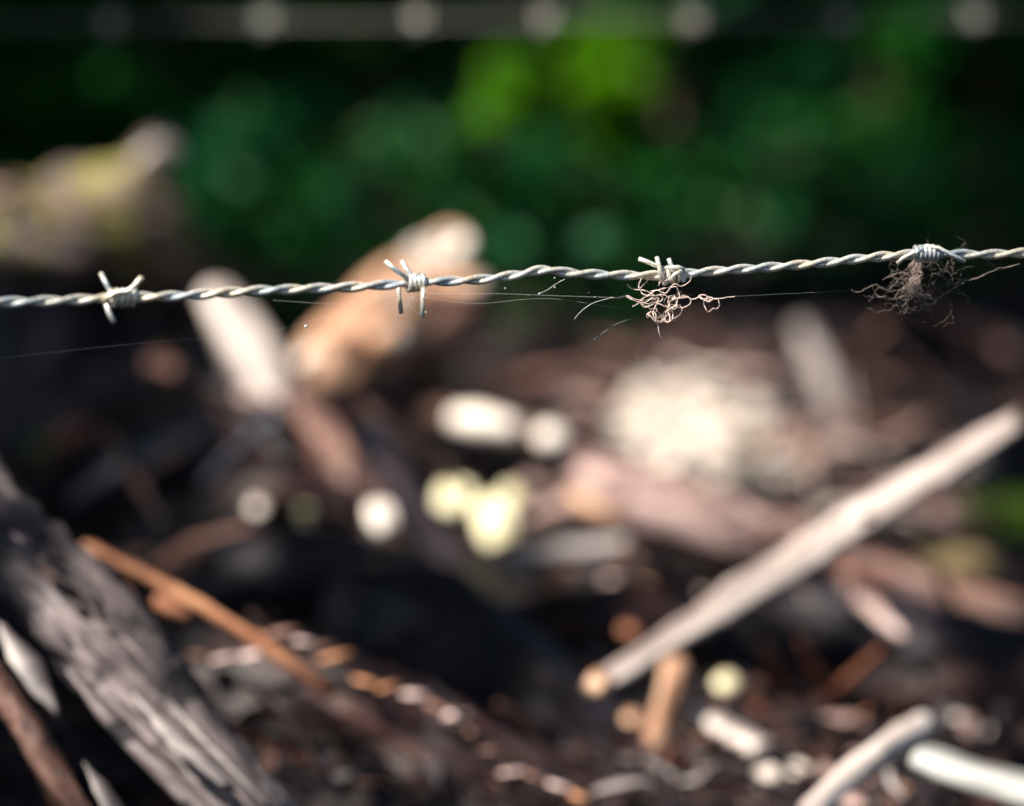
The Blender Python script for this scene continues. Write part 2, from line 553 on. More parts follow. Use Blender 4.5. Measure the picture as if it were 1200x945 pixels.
s2 = wood('broken_branch', pS, [26, 34, 36, 40], M_BROWN, 'brown broken branch in the very bottom left corner below the grey log', 'branch', n=18, groove=0.3)
flakes(s2, pS, [26, 34, 36, 40], 8, M_GREY)
lit(215, 870, 1.15, 26); lit(32, 785, 1.17, 16); lit(115, 700, 1.19, 8); lit(50, 880, 1.14, 6)
for x, y in ((30, 640), (90, 710), (150, 790), (280, 930), (0, 600)): FREE.append((P(x, y, 1.2), 0.022, 2.0))

# --- thin orange stick and the rough dark log behind it
wood('thin_stick', [(98, 637, 1.30), (200, 690, 1.29), (290, 745, 1.28), (390, 812, 1.27)], [13, 15, 16, 18], M_STICK,
     'thin orange brown stick lying on dark bark just right of the grey log', 'stick', n=12, rough=0.2)
lit(112, 642, 1.3, 12); lit(235, 712, 1.29, 24); lit(330, 768, 1.28, 8); FREE.append((P(180, 680, 1.29), .02, 1.0))
pC = [(120, 800, 1.42), (330, 845, 1.38), (500, 915, 1.36), (720, 1040, 1.34)]
wC = [165, 205, 195, 190]
logC = wood('dark_log', pC, wC, M_DARKRED, 'thick dark reddish log with a ragged sunlit upper edge, bottom centre left', 'log',
            rough=0.2, groove=0.3, n=32, seg=60)
flakes(logC, pC, wC, 30, M_DARKRED, size=0.4)
# ragged torn bark along the top edge of that log
for (x, y, w) in [(332, 742, 22), (352, 752, 20), (392, 770, 24), (378, 758, 16), (430, 800, 20), (452, 806, 18), (486, 815, 20), (512, 829, 28), (530, 838, 24), (556, 858, 18), (574, 880, 14),
                  (600, 905, 18), (628, 912, 24), (655, 922, 22), (680, 935, 20), (235, 770, 18), (262, 772, 20), (298, 768, 22), (310, 748, 14)]:
    a = random.uniform(-0.3, 0.5)
    w *= 1.35
    dt = 1.325 if x < 560 else 1.295
    dx, dy = math.cos(a) * w * 0.7, math.sin(a) * w * 0.7
    wood('torn_bark', [(x - dx, y - dy, dt + .004), (x, y, dt), (x + dx, y + dy, dt + .004)], [w * 0.3, w * random.uniform(.4, .8), w * 0.3], random.choice((M_PINK, M_PINK, M_STICK, M_BROWN)), parent=logC, flat=0.5, n=9, seg=7)
for x, y in ((340, 750), (390, 768), (300, 770), (450, 806), (515, 832), (570, 878), (630, 915), (670, 930), (250, 770)):
    lit(x, y, 1.33 if x < 560 else 1.30, 26)
wood('burl', [(182, 700, 1.33), (200, 712, 1.33), (222, 722, 1.33)], [18, 22, 14], M_RUST, 'small rust coloured chip just below the thin orange stick', 'wood chip', n=10)
wood('burl', [(138, 688, 1.32), (152, 700, 1.32)], [14, 16], M_RUST, 'tiny rust chip wedged between grey log and thin stick', 'wood chip', n=10)
lit(195, 710, 1.33, 16); lit(145, 694, 1.32, 10)

# --- dark rounded logs in the middle
pD = [(400, 700, 1.58), (520, 755, 1.52), (640, 850, 1.48), (740, 960, 1.46)]
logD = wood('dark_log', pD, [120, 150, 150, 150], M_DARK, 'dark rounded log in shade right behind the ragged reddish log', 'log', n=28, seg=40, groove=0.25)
flakes(logD, pD, [120, 150, 150, 150], 20, M_DARK, size=0.45)
pE = [(40, 640, 1.98), (140, 570, 1.95), (250, 515, 1.93), (370, 490, 1.92), (470, 520, 1.92)]
logE = wood('smooth_log', pE, [70, 80, 84, 80, 60], M_BLUE, 'smooth wet log with a bluish sheen, curving up behind the orange stick', 'log', n=28, seg=40)
pE2 = [(120, 690, 1.78), (230, 620, 1.76), (340, 580, 1.75), (430, 600, 1.75)]
wood('brown_log', pE2, [70, 82, 78, 60], M_DARKRED, 'dull brown log lying under the smooth bluish one', 'log', n=24, seg=40, groove=0.3)
pE3 = [(180, 730, 1.62), (320, 670, 1.6), (470, 690, 1.6), (600, 760, 1.62)]
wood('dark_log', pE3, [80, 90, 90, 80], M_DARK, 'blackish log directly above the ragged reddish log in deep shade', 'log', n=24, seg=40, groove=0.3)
wood('bark_slab', [(212, 640, 1.60), (300, 615, 1.60)], [34, 28], M_BROWN, 'tan brown bark slab just above the thin orange stick', 'bark', flat=0.4, n=14)
FREE.append((P(255, 628, 1.6), 0.03, 0.5))
pF = [(322, 425, 1.86), (360, 480, 1.82), (402, 548, 1.78), (440, 620, 1.75), (505, 720, 1.72)]
logF = wood('slanting_branch', pF, [40, 46, 50, 46, 44], M_BROWN, 'slanting brown branch with mauve peeling patches, left of centre', 'branch', n=20, seg=40)
flakes(logF, pF, [40, 46, 50, 46, 44], 10, M_PINK, size=0.9)
lit(362, 482, 1.82, 22); lit(404, 550, 1.78, 26); lit(395, 530, 1.78, 18)
pF2 = [(232, 400, 1.92), (300, 500, 1.88), (370, 600, 1.82), (420, 700, 1.78)]
wood('dark_branch', pF2, [44, 48, 50, 46], M_DARK, 'dark branch running parallel below the mauve patched one', 'branch', n=20, seg=36)
pG0 = [(420, 520, 1.95), (470, 590, 1.88), (540, 680, 1.82), (640, 760, 1.75)]
wood('dark_branch', pG0, [60, 56, 50, 50], M_DARK, 'near black branch under the bright yellow chips in the centre', 'branch', n=20, seg=36)

# --- the orange debarked log standing up and its neighbour
pG = [(330, 500, 1.98), (400, 425, 2.0), (455, 365, 2.04), (505, 315, 2.08), (538, 284, 2.10)]
wG = [80, 92, 84, 70, 46]
logG = wood('debarked_log', pG, wG, M_ORANGE, 'sunlit orange debarked log rising behind the second barb from the left', 'log', n=30, seg=50, end_mat=M_CHIP, rough=0.22)
wood('stub', [(500, 330, 2.06), (540, 335, 2.02), (562, 334, 2.0)], [26, 24, 22], M_ORANGE, parent=logG, n=14, end_mat=M_CHIP)
wood('stub', [(440, 400, 2.0), (470, 392, 1.97)], [44, 30], M_ORANGE, parent=logG, n=14, end_mat=M_CHIP)
wood('brown_log', [(430, 470, 2.16), (490, 415, 2.16), (548, 352, 2.18)], [70, 80, 56], M_BROWN, 'brown shaded log leaning right behind the sunlit orange log', 'log', n=22)
wood('cut_face', [(524, 304, 2.055), (538, 292, 2.05), (550, 282, 2.055)], [34, 46, 36], M_CHIP, parent=logG, n=18, seg=12, flat=.6)
flakes(logG, pG, wG, 10, M_CHIP, size=0.7)
flakes(logG, pG, wG, 12, M_BROWN, size=0.6)
lit(430, 390, 2.0, 52); lit(500, 320, 2.05, 44); lit(540, 288, 2.1, 30); lit(380, 440, 1.98, 34); lit(568, 334, 2.0, 14)
pH = [(246, 336, 1.85), (278, 385, 1.84), (308, 435, 1.83), (325, 480, 1.82)]
logH = wood('pale_log', pH, [36, 58, 62, 46], M_PALE, 'short pale stripped log leaning left of the orange log behind the wire', 'log', n=24, seg=30, end_mat=M_CHIP)
lit(265, 370, 1.84, 40); lit(300, 420, 1.83, 32)
for x, y, w, lab in ((330, 480, 24, 'small round pinkish stub at the foot of the pale stripped log'), (298, 466, 22, 'small brown knot just left of the pale stripped log foot'), (196, 432, 30, 'rust pink knot on the shaded side of the mossy stump')):
    wood('knot', [(x - w * .4, y - 5, 1.84), (x + w * .4, y + 6, 1.80)], [w, w * .8], M_PINK if x > 250 else M_BROWN, lab, 'wood knot', n=12)
    if x > 250: lit(x, y, 1.8, 10)
    else: FREE.append((P(x, y, 1.8), .01, 2.0))

# --- the big mossy stump at the left
stump = empty('mossy_stump', tuple(P(80, 560, 2.3)))
prop(stump, 'big dark tree stump with a mossy sunlit rim at the left edge', 'tree stump')
wood('trunk', [(40, 640, 2.32), (60, 480, 2.32), (75, 350, 2.32), (80, 250, 2.32)], [330, 300, 270, 230], M_DARK, parent=stump, n=40, seg=40, groove=0.35, jag=0.4)
pR = [(-60, 265, 2.24), (20, 262, 2.2), (100, 268, 2.18), (165, 275, 2.2), (228, 320, 2.28)]
rim = wood('rim', pR, [100, 104, 110, 112, 60], M_MOSSY, parent=stump, n=30, seg=50, groove=0.5, rough=.4)
for mt, nn in ((M_PINK, 14), (M_MOSSY, 20), (M_BROWN, 14), (M_YELLOWMOSS, 8)):
    flakes(rim, pR, [100, 104, 110, 112, 60], nn, mt, size=0.45)
wood('rim', [(30, 250, 2.2), (80, 226, 2.2), (140, 225, 2.2), (180, 200, 2.21)], [36, 50, 56, 44], M_MOSSY, parent=stump, n=22, seg=30, groove=0.5, rough=.4)
wood('broken_stub', [(150, 235, 2.25), (172, 200, 2.24), (192, 168, 2.22)], [60, 60, 46], M_MOSSY, parent=stump, n=20, seg=20, end_mat=M_PALE, jag=0.5)
wood('broken_stub', [(172, 192, 2.17), (192, 172, 2.15)], [44, 34], M_PALE, parent=stump, n=14, flat=0.6)
wood('root', [(226, 300, 2.3), (238, 400, 2.25), (180, 520, 2.15), (90, 620, 2.1)], [46, 60, 70, 60], M_BROWN, parent=stump, n=20, seg=30)
lit(190, 178, 2.18, 22); lit(100, 232, 2.2, 14); lit(150, 250, 2.2, 8)
for x, y in ((50, 240), (120, 225), (170, 260), (30, 290), (90, 310), (215, 310), (60, 200)): FREE.append((P(x, y, 2.2), 0.03, 1.0))

for x, y, d in ((228, 310, 2.3), (238, 380, 2.27), (232, 440, 2.2), (185, 480, 2.15), (150, 500, 2.15), (120, 420, 2.1)):
    FREE.append((P(x, y, d), .02, 1.5))
for x, y, w in ((28, 632, 26), (52, 655, 16), (152, 822, 16), (100, 700, 14), (10, 590, 16), (205, 790, 14), (75, 745, 12)):
    wood('painted_hole', [(x - w * .5, y - w * .3, 1.185), (x, y, 1.182), (x + w * .5, y + w * .4, 1.18)], [w * .5, w * .8, w * .4], M_DARK, parent=logA, n=10, flat=.5, seg=8)  # dark lumps paint the shade inside holes and crevices of the log
for k_, (pts_, w_, m_, l_) in enumerate([
        ([(60, 520, 2.12), (170, 455, 2.08), (290, 430, 2.06), (400, 470, 2.04)], [80, 90, 84, 60], M_DARK, 'black log arching over the heap just below the pale stripped log'),
        ([(20, 600, 2.05), (120, 520, 2.02), (230, 470, 2.0)], [60, 66, 50], M_DARKRED, 'dark log rising from the green moss patch toward the pale stripped log'),
        ([(250, 560, 1.9), (360, 500, 1.9), (470, 460, 1.94)], [60, 70, 56], M_DARKRED, 'reddish black log crossing behind the mauve patched branch')]):
    o_ = wood('dark_log', pts_, w_, m_, l_, 'log', n=24, seg=36, groove=.35)
    flakes(o_, pts_, w_, 12, random.choice((M_DARKRED, M_BROWN)), size=.5)
# --- centre branch and yellow chips
pK = [(410, 478, 1.98), (480, 484, 1.94), (560, 495, 1.9), (640, 512, 1.88), (700, 532, 1.87)]
wood('fallen_branch', pK, [28, 32, 32, 30, 26], M_BROWN, 'brown fallen branch lying level behind the centre with two painted sun patches', 'branch', n=18, seg=30)
KB = bpy.data.objects['fallen_branch']
wood('painted_sun_patch', [(528, 490, 1.90), (565, 496, 1.885), (608, 506, 1.88)], [24, 36, 28], M_CHIP, parent=KB, n=14, seg=14)  # pale pieces on a darkened branch paint its sunlit patches
wood('painted_sun_patch', [(630, 509, 1.87), (646, 513, 1.865), (664, 519, 1.865)], [24, 32, 24], M_CHIP, parent=KB, n=14, seg=14)
lit(567, 497, 1.9, 40); lit(645, 512, 1.88, 22)
for (x, y, w, h, d, mat, lab) in [
        (447, 606, 32, 40, 1.62, M_CHIP, 'cream wood chip left of the two yellow chips, centre of the pile'),
        (533, 583, 42, 34, 1.82, M_YELLOW, 'dull yellow wood chip beside the brightest one, centre of the pile'),
        (580, 612, 50, 66, 1.78, M_YELLOW, 'brightest yellow white wood chip in the centre of the pile'),
        (600, 582, 26, 28, 1.84, M_YELLOW, 'small yellow chip touching the upper right of the brightest chip'),
        (302, 594, 16, 16, 1.72, M_CHIP, 'small round cream chip, leftmost in the row of pale chips'),
        (357, 603, 17, 17, 1.72, M_YELLOW, 'small round yellow chip between two cream ones on dark bark')]:
    wood('wood_chip', [(x - w * .25, y - h * .42, d + 0.006), (x, y, d - .004), (x + w * .25, y + h * .42, d - 0.012)], [w * .6, w, w * .7], mat, lab, 'wood chip', flat=0.6, n=14, seg=14, tilt=30, rough=0.4)
    lit(x, y, d, max(w, h) * 0.6)

lit(357, 603, 1.66, 22); lit(357, 603, 1.72, 18)
# --- the pinkish log right of the centre
pM = [(668, 566, 1.80), (740, 588, 1.79), (830, 615, 1.78), (930, 645, 1.78)]
logM = wood('peeling_log', pM, [74, 88, 84, 70], M_PINK, 'pinkish peeling log with a bright orange left end, right of centre', 'log', n=28, seg=44, end_mat=M_ORANGE)
flakes(logM, pM, [74, 88, 84, 70], 18, M_PINK, size=0.6)
wood('inner_bark', [(664, 575, 1.755), (700, 600, 1.75), (735, 612, 1.75)], [30, 44, 26], M_ORANGE, parent=logM, flat=0.5, n=14)
lit(690, 572, 1.8, 36); lit(745, 575, 1.79, 40); lit(800, 600, 1.78, 34); lit(860, 615, 1.78, 18)
wood('beige_stick', [(590, 658, 1.73), (650, 650, 1.73), (735, 640, 1.74)], [24, 27, 24], M_WORN, 'short beige stick lying level below the pinkish log left end', 'stick', n=14)
FREE.append((P(655, 650, 1.73), 0.03, 0.35))
for (x, y, w, h, mat, lab) in [(722, 682, 26, 22, M_PINK, 'pink bark chip under the peeling log, leftmost of three'),
                               (757, 690, 30, 26, M_ORANGE, 'orange bark chip under the peeling log, middle of three'),
                               (812, 694, 34, 20, M_PINK, 'dark pink bark chip under the peeling log, rightmost of three'),
                               (735, 650, 40, 18, M_BROWN, 'flat brown bark flake pressed under the peeling log')]:
    wood('bark_chip', [(x - w * .5, y - 4, 1.70), (x + w * .5, y + 5, 1.69)], [h, h * .8], mat, lab, 'bark chip', flat=0.6, n=12, rough=0.35)
    lit(x, y, 1.7, w * .45)
wood('rust_log', [(600, 745, 1.62), (700, 735, 1.6), (820, 720, 1.6)], [80, 90, 70], M_DARKRED, 'dark rust log crossing under the lower half of the long pale stick', 'log', n=24, seg=34, groove=0.3)
wood('rust_log', [(560, 860, 1.50), (680, 880, 1.48), (800, 890, 1.48)], [90, 100, 90], M_DARKRED, 'dark rust log in shade at the bottom, left of the tan twig', 'log', n=24, seg=34, groove=0.3)
wood('burl', [(730, 738, 1.55), (748, 742, 1.54)], [20, 16], M_RUST, 'small red knob in shade above the lower end of the long pale stick', 'wood knot', n=10)
lit(740, 740, 1.55, 9)

# --- the long pale stick
pP = [(694, 806, 1.36), (800, 740, 1.38), (920, 662, 1.40), (1050, 580, 1.43), (1192, 492, 1.46)]
logP = wood('long_stick', pP, [24, 36, 44, 40, 30], M_LONG, 'long split pale stick slanting up to the right edge', 'stick', n=18, seg=70, rough=0.22, groove=0.3, flat=0.5, end_mat=M_ORANGE, tilt=35, jag=1.2)
wood('split_edge', [(722, 800, 1.372), (840, 728, 1.39), (960, 650, 1.405)], [8, 14, 8], M_BROWN, parent=logP, n=9, flat=.6)
wood('split_edge', [(930, 646, 1.40), (1040, 574, 1.43), (1120, 524, 1.445)], [6, 11, 6], M_PINK, parent=logP, n=9, flat=.6)
wood('knot', [(1010, 612, 1.395), (1024, 604, 1.395)], [18, 14], M_BROWN, parent=logP, n=10, flat=.6)
for t in np.linspace(0.12, 1, 14):
    if t < 0.3: FREE.append((P(694 + (1192 - 694) * t, 806 + (492 - 806) * t, 1.36 + 0.1 * t), 0.012, 1.0))
    else: lit(694 + (1192 - 694) * t, 806 + (492 - 806) * t, 1.36 + 0.1 * t, 20)
wood('burl', [(692, 796, 1.345), (712, 808, 1.34)], [30, 28], M_ORANGE, 'round orange knob at the lower end of the long pale stick', 'wood knot', n=14, seg=10)
lit(702, 802, 1.34, 14)

# --- behind it: branch, log to the right
wood('pale_branch', [(938, 380, 2.45), (958, 430, 2.42), (980, 490, 2.4), (1000, 550, 2.36), (1060, 610, 2.3)], [20, 30, 34, 32, 28], M_WORN,
     'pale branch leaning back behind the long stick on the right', 'branch', n=16, seg=30)
lit(978, 490, 2.4, 12); lit(1010, 560, 2.34, 18); lit(1045, 595, 2.3, 12); FREE.append((P(955, 420, 2.42), .03, 1.0))
pQ = [(900, 620, 1.76), (980, 655, 1.74), (1080, 695, 1.72), (1230, 745, 1.70)]
logQ = wood('brown_log', pQ, [56, 60, 62, 66], M_BROWN, 'brown log running down to the right edge under the long pale stick', 'log', n=24, seg=44)
flakes(logQ, pQ, [56, 60, 62, 66], 12, M_PINK, size=0.6)
lit(1150, 705, 1.72, 44); lit(1085, 680, 1.72, 20); lit(1195, 725, 1.7, 24); lit(990, 640, 1.74, 14)
pT = [(830, 760, 1.66), (960, 745, 1.64), (1090, 770, 1.62), (1240, 800, 1.6)]
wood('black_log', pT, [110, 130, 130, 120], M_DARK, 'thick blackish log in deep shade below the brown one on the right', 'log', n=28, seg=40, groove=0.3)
wood('rust_log', [(960, 830, 1.54), (1080, 805, 1.54), (1230, 800, 1.54)], [60, 80, 90], M_DARKRED, 'rust brown log in shade above the white bark at the right', 'log', n=24, seg=34)
for (x, y, w, h, d, mat, lab) in [
        (995, 672, 30, 20, 1.66, M_RUST, 'red brown bark chip just under the brown log, left one of two'),
        (1028, 690, 30, 18, 1.66, M_RUST, 'red brown bark chip just under the brown log, right one of two'),
        (1082, 736, 36, 22, 1.64, M_PINK, 'pinkish chip lying on the blackish log at the right'),
        (950, 700, 22, 22, 1.62, M_GREY, 'dim mauve chip just below the middle of the long pale stick'),
        (853, 800, 30, 28, 1.52, M_YELLOW, 'round glowing yellow chip at the bottom right of centre'),
        (888, 832, 24, 18, 1.50, M_RUST, 'small orange chip touching the glowing yellow chip'),
        (742, 842, 26, 20, 1.47, M_ORANGE, 'orange chip beside the foot of the tan twig'),
        (700, 845, 18, 18, 1.47, M_GREY, 'dim mauve chip left of the tan twig foot'),
        (798, 888, 20, 16, 1.46, M_RUST, 'small rust chip low between tan twig and white chip'),
        (830, 905, 24, 18, 1.45, M_PINK, 'pinkish chip at the bottom under the white split chip'),
        (938, 838, 26, 18, 1.52, M_GREY, 'grey oval chip right of the white split chip'),
        (900, 912, 26, 34, 1.44, M_CHIP, 'upright cream chip at the bottom below the white split chip'),
        (935, 902, 34, 26, 1.44, M_CHIP, 'bright cream chip left of the small slanting stick'),
        (962, 880, 26, 20, 1.47, M_BROWN, 'tan chip touching the top of the small slanting stick left half'),
        (1003, 862, 30, 20, 1.48, M_CHIP, 'cream chip half behind the small slanting stick'),
        (1040, 925, 60, 34, 1.42, M_ORANGE, 'orange brown chunk under the small slanting stick'),
        (1000, 940, 40, 26, 1.40, M_PINK, 'pink brown chunk at the bottom edge below the slanting stick'),
        (640, 925, 26, 16, 1.44, M_PINK, 'pinkish chip on dark bark at the bottom centre'),
        (1125, 842, 34, 16, 1.52, M_PALE, 'tan chip in the litter above the white bark, left one'),
        (1170, 858, 36, 16, 1.50, M_PALE, 'tan chip in the litter above the white bark, right one')]:
    wood('wood_chip', [(x - w * .42, y - h * .15, d + 0.004), (x, y, d - .004), (x + w * .42, y + h * .2, d - 0.004)], [h * .7, h, h * .7], mat, lab, 'wood chip', flat=0.65, n=12, seg=12, tilt=25, rough=0.4)
    if lab.startswith('dim') or lab.startswith('grey') or mat is M_RUST:
        FREE.append((P(x, y, d), w * d / F * .6, 0.35))
    else:
        lit(x, y, d, max(w, h) * 0.6)
wood('tan_twig', [(795, 772, 1.44), (783, 820, 1.43), (768, 860, 1.43), (755, 905, 1.43)], [34, 30, 30, 26], M_ORANGE,
     'tan twig standing up under the lower end of the long pale stick', 'twig', n=14, seg=24)
lit(792, 790, 1.44, 20); FREE.append((P(772, 850, 1.43), 0.02, 0.4))
wood('split_chip', [(806, 824, 1.45), (850, 856, 1.44), (908, 888, 1.43)], [18, 34, 44], M_PALE, 'white split chip slanting down right below the glowing yellow chip', 'wood chip', flat=0.6, n=16, seg=20, taper=(0.4, 1))
lit(860, 862, 1.44, 40); lit(895, 880, 1.43, 26)
wood('short_stick', [(940, 960, 1.20), (1000, 905, 1.25), (1045, 872, 1.29), (1084, 848, 1.34)], [30, 32, 32, 30], M_PALE, 'small pale stick slanting up right at the bottom beside the white bark', 'stick', n=16, seg=24)
lit(1000, 905, 1.25, 30); lit(1050, 868, 1.29, 26); lit(960, 940, 1.22, 16)
wood('white_bark', [(1074, 884, 1.26), (1120, 903, 1.25), (1180, 920, 1.24), (1260, 945, 1.22)], [52, 62, 68, 72], M_WHITE, 'broad white bark slab at the bottom right corner', 'bark', flat=0.5, n=18, seg=30, rough=0.2)
lit(1100, 895, 1.25, 40); lit(1150, 910, 1.24, 50); lit(1195, 925, 1.24, 40)

# --- the heap of pale wood chips
chip_meshes = []
for s in range(6):
    o = wood('wood_chip', [(0, 0, 0), (0.5, 0.05, 0.03), (1.0, 0, 0)], [0.22, 0.32, 0.18], M_CHIP, raw=True, flat=0.35, n=8, seg=7, rough=0.5, seed=s * 3.3)
    chip_meshes.append(o.data)
    bpy.data.objects.remove(o)


def scatter_chips(n, region, size, mat_choice, label, group, lit_share=1.0, name='wood_chip'):
    cnt = 0
    for _ in range(n):
        while True:
            x = random.gauss(region[0], region[2]); y = random.gauss(region[1], region[3])
            if abs(x - region[0]) < 2 * region[2] and abs(y - region[1]) < 2 * region[3]: break
        lift = random.uniform(0.003, 0.018)
        p, d = GP(x, y, lift)
        if d > 4: continue
        s = size * random.uniform(0.6, 1.5)
        o = bpy.data.objects.new(name, random.choice(mat_choice))
        COL.objects.link(o)
        o.location = p
        o.rotation_euler = (random.uniform(-0.6, 0.6), random.uniform(-0.5, 0.5), random.uniform(0, 6.28))
        o.scale = (s, s, s)
        prop(o, label, 'wood chip', group)
        if random.random() < lit_share: LIT.append((p, s * 0.75))


def mesh_variants(mat):
    out = []
    for me in chip_meshes:
        c = me.copy(); c.materials.clear(); c.materials.append(mat); out.append(c)
    return out


V_CHIP = mesh_variants(M_CHIP); V_PALE = mesh_variants(M_PALE); V_PINK = mesh_variants(M_PINK); V_BROWN = mesh_variants(M_BROWN)
scatter_chips(190, (812, 503, 44, 30), 0.030, V_CHIP, 'pale wood chip in the bright sunlit heap right of centre', 'pale chips in the sunlit heap')
scatter_chips(26, (950, 505, 42, 42), 0.028, V_PALE + V_PINK, 'tan wood chip strewn around the foot of the leaning pale branch', 'tan chips round the leaning branch', 0.25)
scatter_chips(24, (1060, 560, 80, 50), 0.030, V_PINK + V_BROWN + V_PALE, 'brownish chip strewn on the soil above the brown log at right', 'brownish chips on the right soil', 0.12)
scatter_chips(16, (620, 560, 70, 60), 0.026, V_BROWN + V_PINK, 'brown chip strewn among the branches in the centre', 'brown chips in the centre', 0.1)
scatter_chips(18, (1000, 900, 110, 35), 0.018, V_BROWN + V_BROWN + V_PINK, 'small bark chip strewn under the sticks at the bottom right', 'small chips at the bottom right', 0.1)

# --- sticks tangled through the pile
KEEP = [(120, 440, 75), (220, 430, 50), (620, 390, 60), (565, 497, 65), (645, 512, 50), (570, 750, 90), (1150, 780, 60), (440, 430, 75), (300, 410, 60), (480, 350, 70), (447, 606, 85), (357, 603, 70), (302, 594, 60), (533, 583, 80), (580, 612, 90), (853, 800, 60), (742, 842, 45), (780, 820, 50), (870, 865, 55), (938, 838, 35),
        (1000, 905, 50), (1060, 860, 50), (700, 570, 75), (757, 690, 50), (1082, 736, 45), (935, 902, 40), (1150, 910, 80), (404, 545, 50), (362, 482, 50), (700, 800, 40), (640, 655, 40), (215, 700, 50)]


def tangle(n, box, dmin, dmax, angs, wr, lr, mats, label, group, name='broken_stick', glint=0.25):
    for _ in range(n):
        x, y = random.uniform(box[0], box[2]), random.uniform(box[1], box[3])
        dg = GP(x, y, .02)[1]
        d = min(random.uniform(dmin, dmax), dg)
        if any(math.hypot(x - kx, y - ky) < kr for kx, ky, kr in KEEP): continue
        a = math.radians(random.gauss(random.choice(angs), 14))
        l = random.uniform(*lr) / 2; w = random.uniform(*wr)
        dx, dy = math.cos(a) * l, math.sin(a) * l
        k = random.uniform(-.05, .05)
        wood(name, [(x - dx, y - dy, d - k), (x + random.uniform(-8, 8), y + random.uniform(-8, 8), d), (x + dx, y + dy, d + k)],
             [w * random.uniform(.5, 1), w, w * random.uniform(.5, 1)], random.choice(mats), label, 'stick', group, n=10, seg=12, rough=.35, groove=.3,
             flat=random.uniform(.4, 1), tilt=random.uniform(0, 90), jag=1.0)
        if random.random() < glint: LIT.append((P(x, y, d), 0.0))
        elif random.random() < 0.3: FREE.append((P(x, y, d), 0.02, 1.2))


tangle(56, (90, 450, 620, 760), 1.6, 2.0, (35, 50, -30), (10, 32), (70, 190), [M_DARK, M_DARKRED, M_BROWN, M_DARKRED, M_BROWN, M_BLUE],
       'broken dark stick tangled in the shady left half of the pile', 'sticks tangled in the left of the pile', glint=.08)
tangle(22, (600, 690, 1180, 860), 1.5, 1.75, (25, 50, -25), (10, 30), (60, 170), [M_DARKRED, M_BROWN, M_RUST, M_RUST, M_DARK, M_PINK],
       'broken reddish stick tangled in the shade under the long pale stick', 'sticks tangled at the lower right', glint=.15)
tangle(20, (720, 830, 1060, 940), 1.38, 1.5, (20, 60, -30), (8, 18), (30, 80), [M_BROWN, M_RUST, M_PINK, M_WORN, M_STICK],
       'short brown wood splinter lying among the chips at the bottom right', 'splinters at the bottom right', 'wood_splinter', glint=.3)
tangle(22, (640, 420, 1190, 660), 1.9, 2.6, (15, -20, 60), (7, 16), (50, 130), [M_BROWN, M_PINK, M_WORN, M_DARKRED],
       'thin brown stick strewn over the soil behind the long pale stick', 'sticks strewn on the soil behind', glint=.12)
tangle(12, (200, 760, 640, 920), 1.28, 1.36, (32, 38), (5, 12), (50, 160), [M_DARKRED, M_BROWN, M_RUST],
       'thin strip of torn bark on the thick reddish log', 'torn strips on the reddish log', 'bark_strip', glint=.0)

tangle(40, (470, 375, 1190, 460), 2.4, 3.2, (8, -15, 30), (7, 18), (40, 150), [M_BROWN, M_PINK, M_BROWN, M_DARKRED],
       'thin brown stick in the dim litter band below the wire', 'sticks in the dim litter band', glint=.05)

tangle(46, (745, 455, 885, 560), 2.1, 2.6, (10, -30, 40), (5, 10), (30, 90), [M_CHIP],
       'pale dry stalk lying in the bright heap of chips right of centre', 'dry stalks in the sunlit heap', 'dry_stalk', glint=.8)
tangle(24, (900, 450, 1010, 600), 2.0, 2.5, (10, -30, 70), (4, 9), (30, 90), [M_CHIP, M_PALE, M_STICK],
       'tan dry stalk lying around the foot of the leaning pale branch', 'dry stalks by the leaning branch', 'dry_stalk', glint=.25)

# ------------------------------------------------------------------ litter, moss, grass
for q_ in ((790, 500), (830, 480), (850, 520), (810, 530), (760, 515), (870, 490)): LIT.append((GP(*q_, .01)[0], .045))


def litter():
    v, f = [], []
    for i in range(20000):
        y = random.uniform(1.1, 4.2)
        x = random.uniform(-1, 1) * (0.27 * y if i < 13000 else 0.25 + 0.5 * y)
        z = gh(x, y) + random.uniform(0.001, 0.012)
        l = random.uniform(0.004, 0.016); w = l * random.uniform(0.15, 0.5); h = 0.0012
        a = random.uniform(0, 6.28)
        R = Matrix.Rotation(a, 3, 'Z') @ Matrix.Rotation(random.uniform(-.7, .7), 3, 'X') @ Matrix.Rotation(random.uniform(-.6, .6), 3, 'Y')
        b = len(v)
        for (cx, cyy, cz) in ((-l, -w * .6, 0), (-l * .2, -w, 0), (l, 0, 0), (-.3 * l, w, 0)):
            for dz in (0, h):
                q = R @ Vector((cx, cyy, cz + dz)); v.append((x + q.x, y + q.y, z + q.z))
        f += [(b, b + 6, b + 4, b + 2), (b + 1, b + 3, b + 5, b + 7), (b, b + 2, b + 3, b + 1), (b + 2, b + 4, b + 5, b + 3), (b + 4, b + 6, b + 7, b + 5), (b + 6, b, b + 1, b + 7)]
    me = bpy.data.meshes.new('bark_litter')
    me.from_pydata(v, [], f)
    me.materials.append(M_DARK); me.materials.append(M_DARKRED); me.materials.append(M_BROWN)
    idx = []
    for i in range(20000):
        idx += [random.choice((0, 0, 1, 1, 1, 2))] * 6
    me.polygons.foreach_set('material_index', idx)
    o = bpy.data.objects.new('bark_litter', me)
    COL.objects.link(o)
    prop(o, 'fine brown bark crumbs and twigs covering the soil', 'litter', kind='stuff')


litter()


